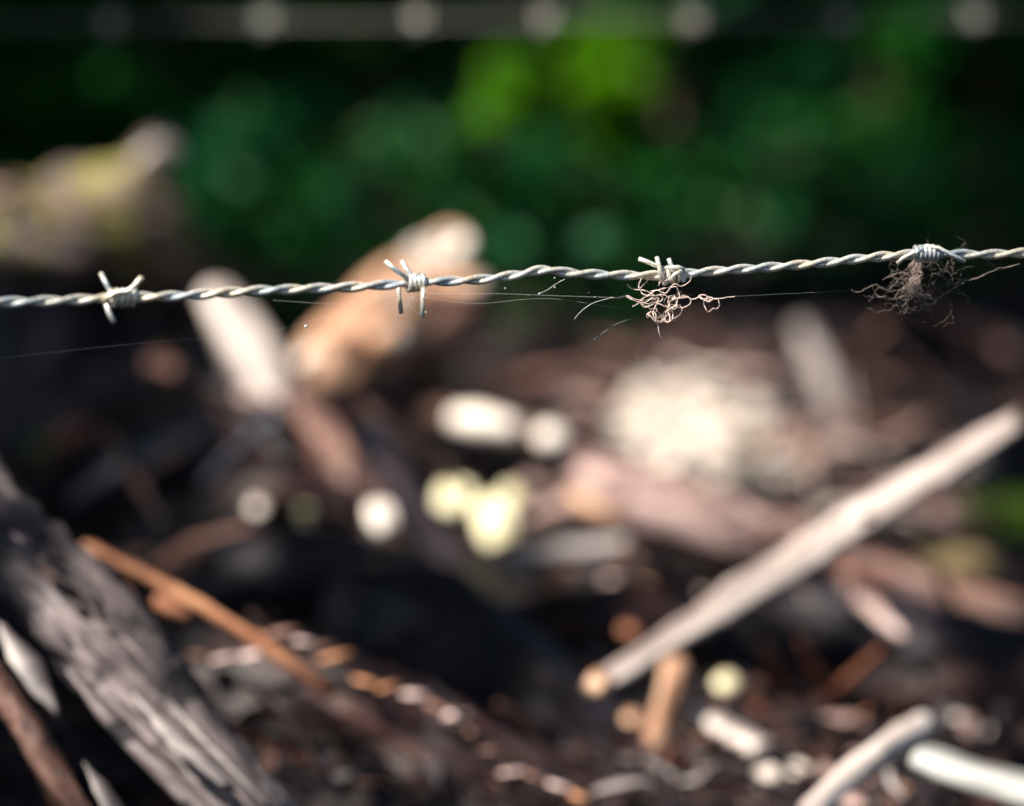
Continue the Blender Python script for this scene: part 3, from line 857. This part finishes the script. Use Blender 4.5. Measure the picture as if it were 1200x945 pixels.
def tuft(name, px, py, d, wpx, hpx, mat, n, label, cat, blade=0.0012):
    c = P(px, py, d); r = wpx * d / F; h = hpx * d / F
    mb = MB()
    for i in range(n):
        a = random.uniform(0, 6.28); q = math.sqrt(random.random()) * r
        b = c + Vector((math.cos(a) * q, math.sin(a) * q, 0))
        t = b + Vector((random.gauss(0, .25) * h, random.gauss(0, .25) * h, h * random.uniform(.5, 1.1)))
        m_ = (b + t) / 2 + Vector((0, 0, h * .1))
        side = Vector((math.cos(a + 1.3), math.sin(a + 1.3), 0)) * blade
        k = len(mb.v)
        mb.v += [b - side, b + side, m_ - side * .8, m_ + side * .8, t]
        mb.f += [(k, k + 1, k + 3, k + 2), (k + 2, k + 3, k + 4)]; mb.m += [0, 0]
    o = mb.build(name, mat, smooth=False)
    prop(o, label, cat, kind='stuff')
    return o


tuft('moss_tuft', 78, 552, 2.0, 34, 36, M_MOSS, 900, 'bright green moss patch at the foot of the mossy stump', 'moss')
tuft('grass_tuft', 1185, 640, 2.0, 44, 60, M_MOSS, 900, 'green grass tuft at the right edge above the brown log', 'grass')
tuft('grass_tuft', 1120, 672, 1.85, 44, 26, M_STRAW, 500, 'dry yellow grass tuft left of the green tuft at the right edge', 'grass')
tuft('grass_tuft', 500, 470, 2.25, 24, 60, M_LEAF_OLIVE, 260, 'thin olive grass tuft behind the orange log foot', 'grass')
lit(80, 535, 2.0, 3); lit(60, 218, 2.2, 1); lit(30, 262, 2.2, 1); lit(130, 290, 2.18, 1); lit(208, 335, 2.25, 1); lit(1185, 610, 2.0, 26); lit(1110, 655, 1.85, 30)


# ------------------------------------------------------------------ undergrowth behind
def leaf_mesh(name, centres, size, mats, weights, droop=0.0):
    n = len(centres)
    C0 = np.array(centres)
    nrm = rng.normal(size=(n, 3)); nrm[:, 2] = np.abs(nrm[:, 2]) + 0.6
    nrm /= np.linalg.norm(nrm, axis=1)[:, None]
    a = rng.normal(size=(n, 3))
    u = np.cross(nrm, a); u /= np.linalg.norm(u, axis=1)[:, None]
    w = np.cross(nrm, u)
    s = (size * rng.uniform(0.6, 1.35, n))[:, None]
    # pointed, slightly folded leaf of five corners
    V = np.stack([C0 - u * s, C0 - u * s * .25 + w * s * .48 + nrm * s * .12, C0 + u * s * .45 + w * s * .33 + nrm * s * .08,
                  C0 + u * s * 1.1 - nrm * s * .1, C0 + u * s * .45 - w * s * .33 + nrm * s * .08, C0 - u * s * .25 - w * s * .48 + nrm * s * .12], axis=1)
    b = np.arange(n) * 6
    F1 = np.stack([b, b + 1, b + 2, b + 3], axis=1)
    F2 = np.stack([b, b + 3, b + 4, b + 5], axis=1)
    faces = np.concatenate([F1, F2])
    me = bpy.data.meshes.new(name)
    me.vertices.add(n * 6); me.vertices.foreach_set('co', V.reshape(-1).astype(np.float32))
    me.loops.add(len(faces) * 4); me.loops.foreach_set('vertex_index', faces.reshape(-1).astype(np.int32))
    me.polygons.add(len(faces)); me.polygons.foreach_set('loop_start', (np.arange(len(faces)) * 4).astype(np.int32))
    me.polygons.foreach_set('loop_total', np.full(len(faces), 4, np.int32))
    for m in mats: me.materials.append(m)
    mi = rng.choice(len(mats), n, p=weights)
    me.polygons.foreach_set('material_index', np.concatenate([mi, mi]).astype(np.int32))
    me.update(); me.validate()
    o = bpy.data.objects.new(name, me)
    COL.objects.link(o)
    return o


def shrub(name, x, y, r, h, n, size, mats, weights, label, group=None, cat='shrub', lumps=7):
    root = empty(name, (x, y, gh(x, y)))
    prop(root, label, cat, group)
    z0 = gh(x, y)
    cs = [(x + random.uniform(-.6, .6) * r, y + random.uniform(-.6, .6) * r, z0 + random.uniform(.15, .9) * h, random.uniform(.3, .5) * r) for _ in range(lumps)]
    pts = []
    while len(pts) < n:
        c = random.choice(cs)
        g = rng.normal(size=3); g /= np.linalg.norm(g); q = c[3] * (random.random() ** 0.5)
        p = (c[0] + g[0] * q, c[1] + g[1] * q, c[2] + g[2] * q * .8)
        if p[2] > z0 + 0.01: pts.append(p)
    f = leaf_mesh('foliage', pts, size, mats, weights)
    f.parent = root; f.matrix_parent_inverse = root.matrix_basis.inverted()
    mb = MB()
    for c in cs:
        mb.tube(smooth_path([(x + random.uniform(-.03, .03), y, z0 - .02), ((x + c[0]) / 2, (y + c[1]) / 2 + .02, z0 + (c[2] - z0) * .6), c[:3]], 8), [0.010, .009, .008, .007, .006, .005, .004, .003], 6)
    mb.build('stem', M_BROWN, root)
    return root


D_, T_, L_, O_ = M_LEAF_DARK, M_LEAF_TEAL, M_LEAF_LIME, M_LEAF_OLIVE
shrubs = [  # px, py of the middle, distance, half width px, height m, materials
    (40, 120, 3.7, 190, .42, [D_, T_], [.8, .2], 'dark green shrub behind the mossy stump at the left'),
    (300, 250, 3.5, 120, .22, [T_, D_], [.75, .25], 'low blue green shrub between mossy stump and orange log'),
    (330, 90, 4.2, 150, .50, [D_, O_], [.75, .25], 'dusky shrub above the gap between stump and orange log'),
    (450, 140, 4.2, 90, .42, [T_, D_], [.5, .5], 'blue green shrub above the orange log'),
    (600, 130, 3.45, 55, .26, [L_, D_], [.8, .2], 'bright green shrub in the top middle, left one of two'),
    (700, 120, 3.5, 62, .32, [L_, D_], [.95, .05], 'brightest lime green shrub in the top middle, right one of two'),
    (600, 300, 3.4, 90, .16, [D_, T_, O_], [.4, .3, .3], 'low dusky plant right behind the wire at the centre'),
    (800, 200, 3.8, 100, .36, [D_, T_], [.5, .5], 'green shrub right of the lime green one'),
    (920, 110, 4.3, 120, .5, [T_, D_], [.7, .3], 'blue green shrub above the shady hollow on the right'),
    (1060, 180, 4.1, 110, .42, [D_, L_], [.85, .15], 'mid green shrub on the right above the woolly knot'),
    (1180, 130, 3.9, 110, .45, [D_, T_], [.9, .1], 'dark shrub in the top right corner'),
    (750, 60, 5.0, 200, .7, [D_, T_], [.7, .3], 'tall dark shrub far behind the lime green ones'),
    (200, 60, 5.2, 260, .8, [D_, O_], [.9, .1], 'tall blackish green shrub far behind at the top left'),
    (1100, 60, 5.4, 260, .8, [D_, T_], [.9, .1], 'tall blackish green shrub far behind at the top right'),
]
for (px, py, d, hw, h, mats, wts, lab) in shrubs:
    p = P(px, py, d)
    r = hw * d / F
    shrub('shrub', p.x, p.y, r, h, int(2500 + 30000 * r * h), 0.022, mats, wts, lab, 'shrubs in the undergrowth')
pts = []
while len(pts) < 36000:
    y = random.uniform(2.8, 8.5); x = random.uniform(-1, 1) * ((0.6 + 0.3 * y) if len(pts) < 24000 else 4.5)
    if noise.noise((x * 1.7, y * 1.2, 9)) < -0.32 and y < 5: continue
    if y < 3.1 and (x > 0.12 or random.random() < .4): continue
    pts.append((x, y, gh(x, y) + random.uniform(0.0, 0.06 + 0.02 * y)))
gc = leaf_mesh('ground_cover', pts, 0.022, [D_, T_, O_], [.7, .2, .1])
prop(gc, 'low dark green ground cover in the shade beyond the pile', 'ground cover', kind='stuff')
# bank of bushes closing the view
k = 0
for x, y, r, h in ((-2.6, 6.8, 1.2, 2.2), (-0.9, 7.4, 1.2, 2.6), (0.8, 7.0, 1.1, 2.3), (2.4, 6.6, 1.2, 2.4), (-4.4, 6.2, 1.4, 2.4), (4.3, 6.0, 1.4, 2.4)):
    names = ('leftmost but one', 'left of centre', 'right of centre', 'rightmost but one', 'leftmost', 'rightmost')
    shrub('bush', x, y, r, h, 5500, 0.05, [D_, O_], [.9, .1], 'tall dark bush closing the view far behind, %s of the row' % names[k], 'tall bushes closing the view', 'bush', 14)
    k += 1
# sunlit holes over the greenery
LIT.append((P(695, 100, 3.45), 0.14)); LIT.append((P(690, 60, 3.4), 0.10)); LIT.append((P(690, 150, 3.45), 0.05)); LIT.append((P(600, 110, 3.4), 0.04)); LIT.append((P(620, 180, 3.4), 0.06))
for (x, y, d, r, keep) in ((280, 250, 3.5, .10, .45), (460, 130, 4, .16, .5), (800, 180, 3.8, .14, .45), (920, 130, 4.3, .18, .5), (1060, 200, 4.1, .14, .5), (400, 300, 3.4, .1, .5), (1170, 100, 4, .1, .6), (620, 300, 3.4, .10, .45)):
    FREE.append((P(x, y, d), r, keep))
for _ in range(15):
    FREE.append((P(random.uniform(230, 1190), random.uniform(40, 230), random.uniform(3.4, 4.2)), random.uniform(.05, .12), 1.0))
for x_, y_, d_ in ((260, 280, 3.3), (340, 300, 3.2), (420, 270, 3.3), (560, 290, 3.2), (600, 340, 3.05), (560, 385, 2.95), (660, 300, 3.2), (760, 290, 3.3), (1120, 270, 3.4)):
    FREE.append((P(x_, y_, d_), .07, 1.1))
for _ in range(5):
    LIT.append((P(random.uniform(380, 1150), random.uniform(50, 190), random.uniform(3.4, 4.0)), random.uniform(0, .012)))
for _ in range(26):
    x_, y_ = random.uniform(480, 1190), random.uniform(370, 450)
    q_, d_ = GP(x_, y_, .01)
    if d_ < 4: FREE.append((q_, .05, 1.5))
for _ in range(13):
    x_, y_ = random.uniform(120, 640), random.uniform(440, 760)
    FREE.append((P(x_, y_, min(1.8, GP(x_, y_, .01)[1])), .02, 1.7))
for (x, y, d, r, keep) in ((620, 450, 2.6, .12, .6), (1080, 480, 2.5, .12, .5), (900, 420, 2.9, .10, .7)):
    FREE.append((P(x, y, d), r, keep))

# ------------------------------------------------------------------ the two barbed wires
HALF = 0.0102     # half a turn of the twist


def axis_fn(keys):
    xs = [k[0] for k in keys]

    def f(x):
        if x <= xs[0]: i = 0
        elif x >= xs[-1]: i = len(xs) - 2
        else: i = max(j for j in range(len(xs) - 1) if xs[j] <= x)
        (x0, y0), (x1, y1) = keys[i], keys[i + 1]
        t = (x - x0) / (x1 - x0)
        ys_ = [k[1] for k in keys]
        m0 = (y1 - ys_[max(i - 1, 0)]) / (x1 - xs[max(i - 1, 0)])
        m1 = (ys_[min(i + 2, len(xs) - 1)] - y0) / (xs[min(i + 2, len(xs) - 1)] - x0)
        if t < 0 or t > 1: return y0 + (y1 - y0) * t
        h = x1 - x0
        return (2 * t ** 3 - 3 * t * t + 1) * y0 + (t ** 3 - 2 * t * t + t) * h * m0 + (-2 * t ** 3 + 3 * t * t) * y1 + (t ** 3 - t * t) * h * m1
    return f


near_keys = [(-900, 372), (-300, 360), (0, 354.5), (70, 352.5), (140, 349), (210, 347), (290, 341.5), (400, 337), (455, 334), (500, 331), (560, 328), (608, 322),
             (638, 316.5), (668, 320), (720, 322.5), (775, 322.5), (850, 317), (905, 313), (960, 308.5), (1020, 302), (1060, 298.5), (1100, 297), (1150, 298.5), (1200, 296.5), (1500, 290), (2100, 282)]
near_y = axis_fn(near_keys)


def near_d(x): return 0.94 + 0.082 * x / 1200.0


def near_p(x, dy=0.0, dd=0.0): return P(x, near_y(x) + dy, near_d(x) + dd)


def strands(parent, f, x0, x1, step, r_strand, r_twist, half, phase=0.3, irregular=0.0, mat=None):
    pts = []
    x = x0
    while x <= x1:
        pts.append(f(x)); x += step
    for s in (0, 1):
        out = []; L = 0
        for i, p in enumerate(pts):
            t = (pts[min(i + 1, len(pts) - 1)] - pts[max(i - 1, 0)]).normalized()
            if i: L += (p - pts[i - 1]).length
            up = (Vector((0, 0, 1)) - t * t.z).normalized(); sd_ = t.cross(up)
            wob = irregular * noise.noise((L * 14, 0, 0))
            a = math.pi * L / half + phase + s * math.pi + wob
            rr = r_twist * (1 + 0.10 * noise.noise((L * 60, s, 2)))
            out.append(p + (up * math.sin(a) + sd_ * math.cos(a)) * rr)
        mb = MB(); mb.tube(out, r_strand, 12)
        mb.build('wire_strand', mat or STEEL, parent)


fence = empty('barbed_wire', tuple(near_p(600)))
prop(fence, 'sharp twisted galvanised barbed wire crossing the picture in front', 'barbed wire')
strands(fence, near_p, -3600, 4800, 2.5, 0.00098, 0.00080, HALF, phase=0.9, irregular=1.3)


def barb(parent, pieces, r=0.00078):
    mb = MB()
    for pts in pieces:
        mb.tube(pts, r, 10)
        # cut tips stay sharp: a short bevelled end
    return mb.build('barb', STEEL, parent)


def coil(f, xa, xb, turns, rc, start=0.0, n=14, yoff=0):
    """wire wound round the fence wire between two spots"""
    out = []
    N = int(turns * n)
    pa, pb = f(xa), f(xb)
    t = (pb - pa).normalized()
    up = (Vector((0, 0, 1)) - t * t.z).normalized(); sd_ = t.cross(up)
    for i in range(N + 1):
        u = i / N
        a = start + 2 * math.pi * turns * u
        out.append(pa.lerp(pb, u) + (up * math.sin(a) + sd_ * math.cos(a)) * rc)
    return out


# the direction -Y is towards the viewer; sd_ = t x up points away from or towards the viewer, cos = +/-1
RC = 0.00245


def barb_px(parent, path_sets, f, d0, r=0.00078):
    pcs = []
    for s in path_sets:
        if s[0] == 'coil':
            pcs.append(coil(f, *s[1:]))
        else:
            pcs.append([P(x, y, d0 + dd) for x, y, dd in s[1]])
    return barb(parent, pcs, r)


d1 = near_d(140)
barb_px(fence, [('coil', 129, 158, 4.2, RC, 0.4), ('p', [(118, 320, .006), (124, 332, .005), (131, 345, .003)]),
                ('p', [(124, 354, -.003), (127.5, 366, -.003), (133, 378, -.004)]),
                ('p', [(121, 353, -.0035), (127, 348, -.0040), (136, 343, -.0036), (151, 341, -.003), (158, 335, -.003), (166, 325, -.004)])], near_p, d1, 0.00085)
d2 = near_d(487)
barb_px(fence, [('coil', 476, 498, 4.5, RC, 0.9), ('p', [(451.5, 306.5, -.003), (463, 316, -.003), (478, 327, -.0025)]),
                ('p', [(471, 306, .003), (476, 315, .002), (484, 325, .0)]), ('p', [(478, 325, -.001), (490, 322.5, -.001), (496, 325, .001)]),
                ('p', [(467, 331, .0035), (467.5, 345, .003), (470.5, 368, .003)]), ('p', [(496.5, 338, -.0028), (495.5, 350, -.0032), (495, 373, -.0036)])], near_p, d2)
d3 = near_d(787)
barb_px(fence, [('coil', 774, 792, 2.6, RC, 0.2), ('coil', 790, 800, 1.5, RC * .92, 2.2), ('p', [(748.5, 303.5, -.0015), (761, 308, -.002), (776, 314.5, -.002), (790, 317, -.0028)]),
                ('p', [(769.5, 301.5, -.0035), (772.5, 312, -.0045), (775, 325, -.0045), (776, 331, -.003)]),
                ('p', [(783.5, 303, .002), (786, 310, .002), (789, 318, .001)]), ('p', [(784, 315, -.002), (794, 313.5, -.002), (802, 316, -.001)]),
                ('p', [(784, 330, -.003), (791, 322, -.0042), (799, 318, -.003)]), ('p', [(777.5, 334, -.002), (782, 329, -.0025)])], near_p, d3)
d4 = near_d(1086)
barb_px(fence, [('coil', 1072, 1098, 5.2, RC, 0.0), ('p', [(1076, 291, .001), (1086, 288.5, -.001), (1100, 291, -.0025), (1115, 298.5, -.003), (1131, 307, -.003)]),
                ('p', [(1082, 293, -.003), (1070, 297, -.003), (1058, 303, -.003), (1051, 309, -.003)])], near_p, d4)

for x in range(-40, 1040, 14):
    LIT.append((near_p(x), 0.008 if x < 900 else 0.005))
for x in range(1040, 1240, 20):
    FREE.append((near_p(x), 0.010, 0.8))
for x, y, r_ in ((770, 345, .011), (790, 360, .012), (820, 352, .008), (750, 352, .008), (130, 330, .008), (160, 330, .006), (480, 350, .012), (470, 315, .008), (790, 305, .008), (700, 390, .005), (620, 345, .005), (690, 360, .006)):
    LIT.append((P(x, y, near_d(x)), r_))
LIT.append((P(1080, 330, near_d(1080)), .004)); LIT.append((P(1070, 350, near_d(1080)), .004))
# far wire, two metres away
far_keys = [(-900, 34), (0, 27), (600, 25), (1200, 21), (2100, 14)]
far_y = axis_fn(far_keys)


def far_p(x): return P(x, far_y(x), 1.98 + 0.04 * x / 1200)


fence2 = empty('barbed_wire', tuple(far_p(600)))
prop(fence2, 'blurred barbed wire strand running along the very top edge', 'barbed wire')
strands(fence2, far_p, -2600, 3800, 2.5, 0.00100, 0.00092, HALF, 0.2, 1.0, mat=STEEL_SHADED)
for x in (312, 640, 1142): LIT.append((far_p(x), 0.0))
for bx in (-45, 130, 312, 490, 640, 812, 985, 1142, 1310):
    yy = far_y(bx); dd_ = 2.0; a = random.uniform(-6, 6)
    barb_px(fence2, [('coil', bx - 8, bx + 8, 4.5, RC, random.random()), ('p', [(bx - 9, yy - 14, .004 + dd_ - dd_), (bx - 4, yy, -.002)]), ('p', [(bx + 9 + a * .3, yy - 14, -.004), (bx + 3, yy, -.003)]),
                     ('p', [(bx - 8, yy + 14, -.004), (bx - 5, yy, -.003)]), ('p', [(bx + 6, yy + 14, .003), (bx + 5, yy, .002)])], far_p, dd_)

# ------------------------------------------------------------------ wool
def hair(mb, pts, d, r, wig=0.6, seg=6, closed=False):
    q = [(x, y, d + dd) for x, y, dd in ((p[0], p[1], p[2] if len(p) > 2 else 0) for p in pts)]
    n = max(8, (len(q) - 1) * seg)
    sm = smooth_path(q, n)
    s = random.random() * 50
    out = []
    for i, (x, y, dd) in enumerate(sm):
        out.append(P(x + wig * noise.noise((i * .31, s, 0)), y + wig * noise.noise((i * .31, 0, s)), dd + 0.0008 * noise.noise((i * .23, s, s))))
    mb.tube(out, [r * (1 - 0.35 * (i / (n - 1)) ** 3) for i in range(n)], 5)


def Z5(l): return [(700 + x * 0.13757, 280 + y * 0.13757, random.uniform(-.0015, .0015)) for x, y in l]
def Z4(l): return [(900 + x * 0.25, 240 + y * 0.25, random.uniform(-.0015, .0015)) for x, y in l]


w1 = MB(); dw = near_d(775)
for l in [
    [(105, 503), (180, 498), (250, 485), (310, 512), (380, 525), (440, 520), (520, 500)],
    [(110, 506), (190, 504), (240, 492), (300, 520), (360, 540), (430, 555), (480, 540), (520, 560)],
    [(375, 340), (355, 390), (365, 440), (400, 480), (450, 470), (500, 440), (560, 425), (620, 410), (660, 385), (710, 405), (760, 385), (795, 350), (800, 322)],
    [(440, 340), (400, 385), (365, 420), (350, 400), (375, 340)],
    [(255, 390), (290, 425), (340, 432), (400, 440), (450, 460), (490, 490)],
    [(455, 450), (520, 440), (580, 465), (620, 420), (670, 410), (690, 450), (695, 500), (660, 540)],
    [(300, 575), (345, 555), (380, 510), (430, 490), (500, 480), (560, 475), (600, 490), (640, 510), (700, 505), (760, 490), (810, 515), (860, 500), (880, 475)],
    [(350, 530), (400, 580), (450, 570), (500, 545), (540, 560), (590, 578), (640, 560), (700, 590), (760, 575), (795, 545), (780, 500), (730, 485), (690, 510)],
    [(520, 500), (500, 560), (480, 620), (485, 670), (520, 705), (570, 690), (600, 710), (640, 680), (640, 620), (610, 580), (620, 530), (660, 510), (650, 480), (610, 500), (600, 550)],
    [(520, 520), (490, 590), (470, 640), (500, 690), (545, 700), (590, 660), (580, 630), (620, 590), (660, 600), (680, 560), (720, 600), (700, 650), (650, 680)],
    [(440, 625), (420, 650), (425, 672), (445, 660), (430, 640), (470, 620), (500, 650), (495, 700), (515, 730), (520, 790), (545, 855)],
    [(380, 560), (430, 580), (460, 610), (440, 640), (490, 700), (530, 700)],
    [(530, 480), (560, 500), (545, 530), (500, 530), (470, 500), (430, 530), (390, 540), (350, 520)],
    [(640, 500), (680, 520), (670, 560), (630, 590), (600, 620), (620, 670), (600, 710), (570, 700), (545, 680)],
    [(690, 510), (760, 500), (820, 512), (870, 495), (910, 520), (950, 530), (985, 510), (940, 495), (910, 480), (880, 478), (865, 490), (900, 515), (950, 500), (1000, 512), (1060, 510), (1110, 498), (1170, 490)],
    [(910, 520), (905, 555), (925, 600), (950, 622), (985, 595), (1020, 592), (1040, 560), (1030, 520), (1000, 510)],
    [(925, 520), (945, 510), (965, 525), (950, 540), (930, 530), (940, 500)],
    [(545, 340), (530, 375), (525, 400)], [(600, 350), (570, 365), (555, 395)],
]:
    hair(w1, Z5(l), dw - 0.002, random.uniform(.00012, .00018), wig=0.7)
for _ in range(5):      # the dense middle of the tuft
    c = random.choice([(500, 520), (560, 500), (480, 610), (620, 600), (640, 540), (400, 530), (540, 690), (600, 680)])
    l = []
    a = random.uniform(0, 6.28); rr = random.uniform(25, 75)
    for k in range(9):
        a += random.uniform(.4, 1.0)
        l.append((c[0] + math.cos(a) * rr * random.uniform(.6, 1.2), c[1] + math.sin(a) * rr * .7 * random.uniform(.6, 1.2)))
    hair(w1, Z5(l), dw - 0.002, 0.00007, wig=.8)
for _ in range(14):
    c = [random.uniform(400, 720), random.uniform(450, 680)]
    a = random.uniform(0, 6.28); l = []
    for k in range(7):
        a += random.uniform(-1.0, 1.0)
        c = [c[0] + math.cos(a) * 22, c[1] + math.sin(a) * 16]
        l.append(tuple(c))
    hair(w1, Z5(l), dw - 0.001, 0.00003, wig=1.0)
o = w1.build('wool_tuft', M_WOOL)
prop(o, 'curly pink white wool tuft hanging under the third barb from the left', 'wool')

w2 = MB(); dw2 = near_d(1080)
for l in [
    [(390, 398), (415, 410), (450, 398), (490, 380), (510, 375), (560, 400), (600, 360), (640, 330), (680, 300)],
    [(490, 382), (500, 415), (520, 432), (560, 430), (590, 445), (615, 400), (660, 385), (700, 350)],
    [(540, 350), (580, 330), (630, 320), (670, 340), (640, 370), (600, 355)],
    [(1180, 278), (1130, 290), (1080, 300), (1030, 320), (980, 345), (920, 355), (880, 345), (840, 355), (820, 330), (830, 300), (810, 265)],
    [(940, 350), (900, 375), (860, 400), (820, 420), (790, 445), (770, 465), (720, 455), (690, 430), (660, 400)],
    [(1160, 282), (1090, 305), (1040, 318), (990, 338), (930, 350), (890, 360)],
    [(600, 440), (610, 480), (630, 500), (660, 470), (620, 440), (640, 400), (690, 380)],
    [(640, 495), (690, 480), (740, 470), (790, 462), (770, 440), (730, 420)],
    [(800, 265), (830, 300), (845, 260)], [(870, 270), (860, 310), (880, 330)], [(1030, 262), (1050, 280), (1065, 300)],
    [(610, 300), (590, 330), (560, 345)],
]:
    hair(w2, Z4(l), dw2 + 0.006, 0.00006, wig=1.6)
for _ in range(22):      # matted hank hanging from the knot
    a = random.uniform(-1, 1)
    l = [(700 + 20 * a, 262), (690 + 34 * a, 295), (700 + 28 * random.uniform(-1, 1), 325), (690 + 30 * random.uniform(-1, 1), 355), (675 + 45 * random.uniform(-1, 1), 395), (690 + 90 * random.uniform(-1, 1), 440)]
    hair(w2, Z4(l), dw2 + 0.006, 0.00007, wig=1.4)
for _ in range(46):      # loose frizz
    c = [random.uniform(590, 860), random.uniform(270, 460)]
    a = random.uniform(0, 6.28); l = []
    for k in range(8):
        a += random.uniform(-1.1, 1.1)
        c = [c[0] + math.cos(a) * 24, c[1] + math.sin(a) * 20]
        l.append(tuple(c))
    hair(w2, Z4(l), dw2 + 0.008, 0.00003, wig=2.0)
o = w2.build('wool_tuft', M_WOOL2)
prop(o, 'frizzy brown wool tuft hanging under the knotted barb at the right', 'wool')

# ------------------------------------------------------------------ spider silk, specks
def thread(pts, r, label, wig=0.3, blobs=()):
    mb = MB()
    n = 40
    sm = smooth_path(pts, n)
    s = random.random() * 9
    mb.tube([P(x, y + wig * noise.noise((i * .2, s, 0)), d) for i, (x, y, d) in enumerate(sm)], r, 4)
    for (x, y, d, rb) in blobs: mb.ball(P(x, y, d), rb, 4)
    o = mb.build('spider_thread', M_SILK)
    prop(o, label, 'spider thread')


thread([(-30, 424, .965), (60, 413, .97), (180, 401, .975), (310, 390, .98), (420, 360, .99), (470, 366, .985)], 0.000012, 'long faint spider thread sagging below the wire at the left')
thread([(498, 344, .987), (580, 344.5, .99), (660, 347, .993), (722, 349, .995)], 0.00005, 'bright level spider thread between second and third barb',
       blobs=((619, 346, .991, .00016), (697, 348, .995, .00022), (660, 347.3, .993, .0001), (592, 338, .991, .0003), (690, 343, .995, .00012)))
thread([(662, 327, .994), (650, 334, .994), (640, 341, .993), (632, 344, .992)], 0.00012, 'short wispy fibre dropping left of the wool tuft', 0.6, ((632, 344.5, .992, .0004), (650, 337, .993, .0003), (627, 323, .992, .0003), (650, 326, .993, .0003)))
thread([(714, 350, .998), (696, 355, .998), (682, 364, .998), (673, 374, .998)], 0.00011, 'curved pale fibre reaching down left from the wool tuft')
thread([(742, 373, .998), (722, 380, .998), (708, 389, .998), (698, 397, .998)], 0.00004, 'faint fibre ending in a bright speck below the wool tuft', 0.2, ((697, 397.5, .998, .0005), (700, 395, .998, .0003)))
thread([(860, 347.5, 1.0), (930, 344, 1.005), (997, 340.5, 1.012)], 0.00002, 'thin thread linking the two wool tufts under the wire')
thread([(498, 349, .987), (560, 356, .99), (640, 350, .99), (730, 362, .995)], 0.000035, 'faintest spider thread under the bright level one')
thread([(320, 352, .975), (400, 357, .98), (470, 357, .985), (495, 371, .985)], 0.00004, 'faint spider thread running to the lower tip of the second barb', 0.3, ((488, 352, .984, .0002), (499, 366, .984, .0003), (484, 349, .984, .0003), (478, 357, .984, .00015)))
for x, y, d, r, lab in ((358.5, 382.5, .985, .00055, 'tiny white speck hanging in front of the green left of the orange log'),):
    mb = MB(); mb.ball(P(x, y, d), r, 6)
    # a hair of silk carries the speck
    mb.tube([P(x, y, d), P(x - 1, y - 20, d), P(x, near_y(x) + 4, near_d(x))], 0.000003, 3)
    prop(mb.build('silk_speck', M_SILK), lab, 'speck')

# ------------------------------------------------------------------ unseen tree added for shade, its crown opened over sunlit spots
def canopy():
    S = np.array(SUN)
    N = 230000
    y = rng.uniform(0.6, 8.0, N)
    x = rng.uniform(-1, 1, N) * (0.5 + 0.30 * y)
    k = 150000      # the wider crown, less dense, out to the sides and over the viewer
    y[k:] = rng.uniform(-3.0, 8.0, N - k); x[k:] = rng.uniform(-4.0, 4.0, N - k)
    h = rng.uniform(1.7, 3.4, N)
    h[k:] = rng.uniform(2.0, 4.0, N - k)
    C = np.stack([x, y, np.full(N, 0.15)], 1) + S[None] * ((h - 0.15) / S[2])[:, None]
    keep = np.ones(N, bool)
    for c, r in LIT:
        d = C - np.array(c); t = d @ S
        dist = np.linalg.norm(d - t[:, None] * S[None], axis=1)
        keep &= ~(dist < r + 0.032)
    for c, r, k in FREE:
        d = C - np.array(c); t = d @ S
        dist = np.linalg.norm(d - t[:, None] * S[None], axis=1)
        keep &= ~((dist < r + 0.02) & (rng.random(N) > k * 0.35))
    C = C[keep]
    t = empty('added_shade_tree', (-2.9, 5.2, gh(-2.9, 5.2)))
    prop(t, 'unseen leafy tree added outside the frame at the left to shade the pile', 'tree')
    f = leaf_mesh('crown', C, 0.030, [M_LEAF_CANOPY], [1.0])
    f.parent = t; f.matrix_parent_inverse = t.matrix_basis.inverted()
    mb = MB()
    base = Vector((-2.9, 5.2, 0.0))
    mb.tube(smooth_path([tuple(base), (-2.85, 5.1, 1.2), (-2.7, 4.9, 2.2), (-2.5, 4.6, 3.6)], 16), list(np.linspace(.11, .05, 16)), 14)
    for e in ((-1.6, 2.0, 2.7), (-2.3, 1.2, 2.6), (-1.2, 3.4, 2.9), (-1.0, 5.2, 3.0), (-1.6, 6.8, 2.9)):
        mb.tube(smooth_path([(-2.75, 4.95, 1.9 + random.random() * .4), tuple((Vector(e) + Vector((-2.75, 4.95, 2.3))) / 2 + Vector((0, 0, .25))), e], 10), list(np.linspace(.04, .008, 10)), 8)
    mb.build('trunk', M_BROWN, t)


canopy()
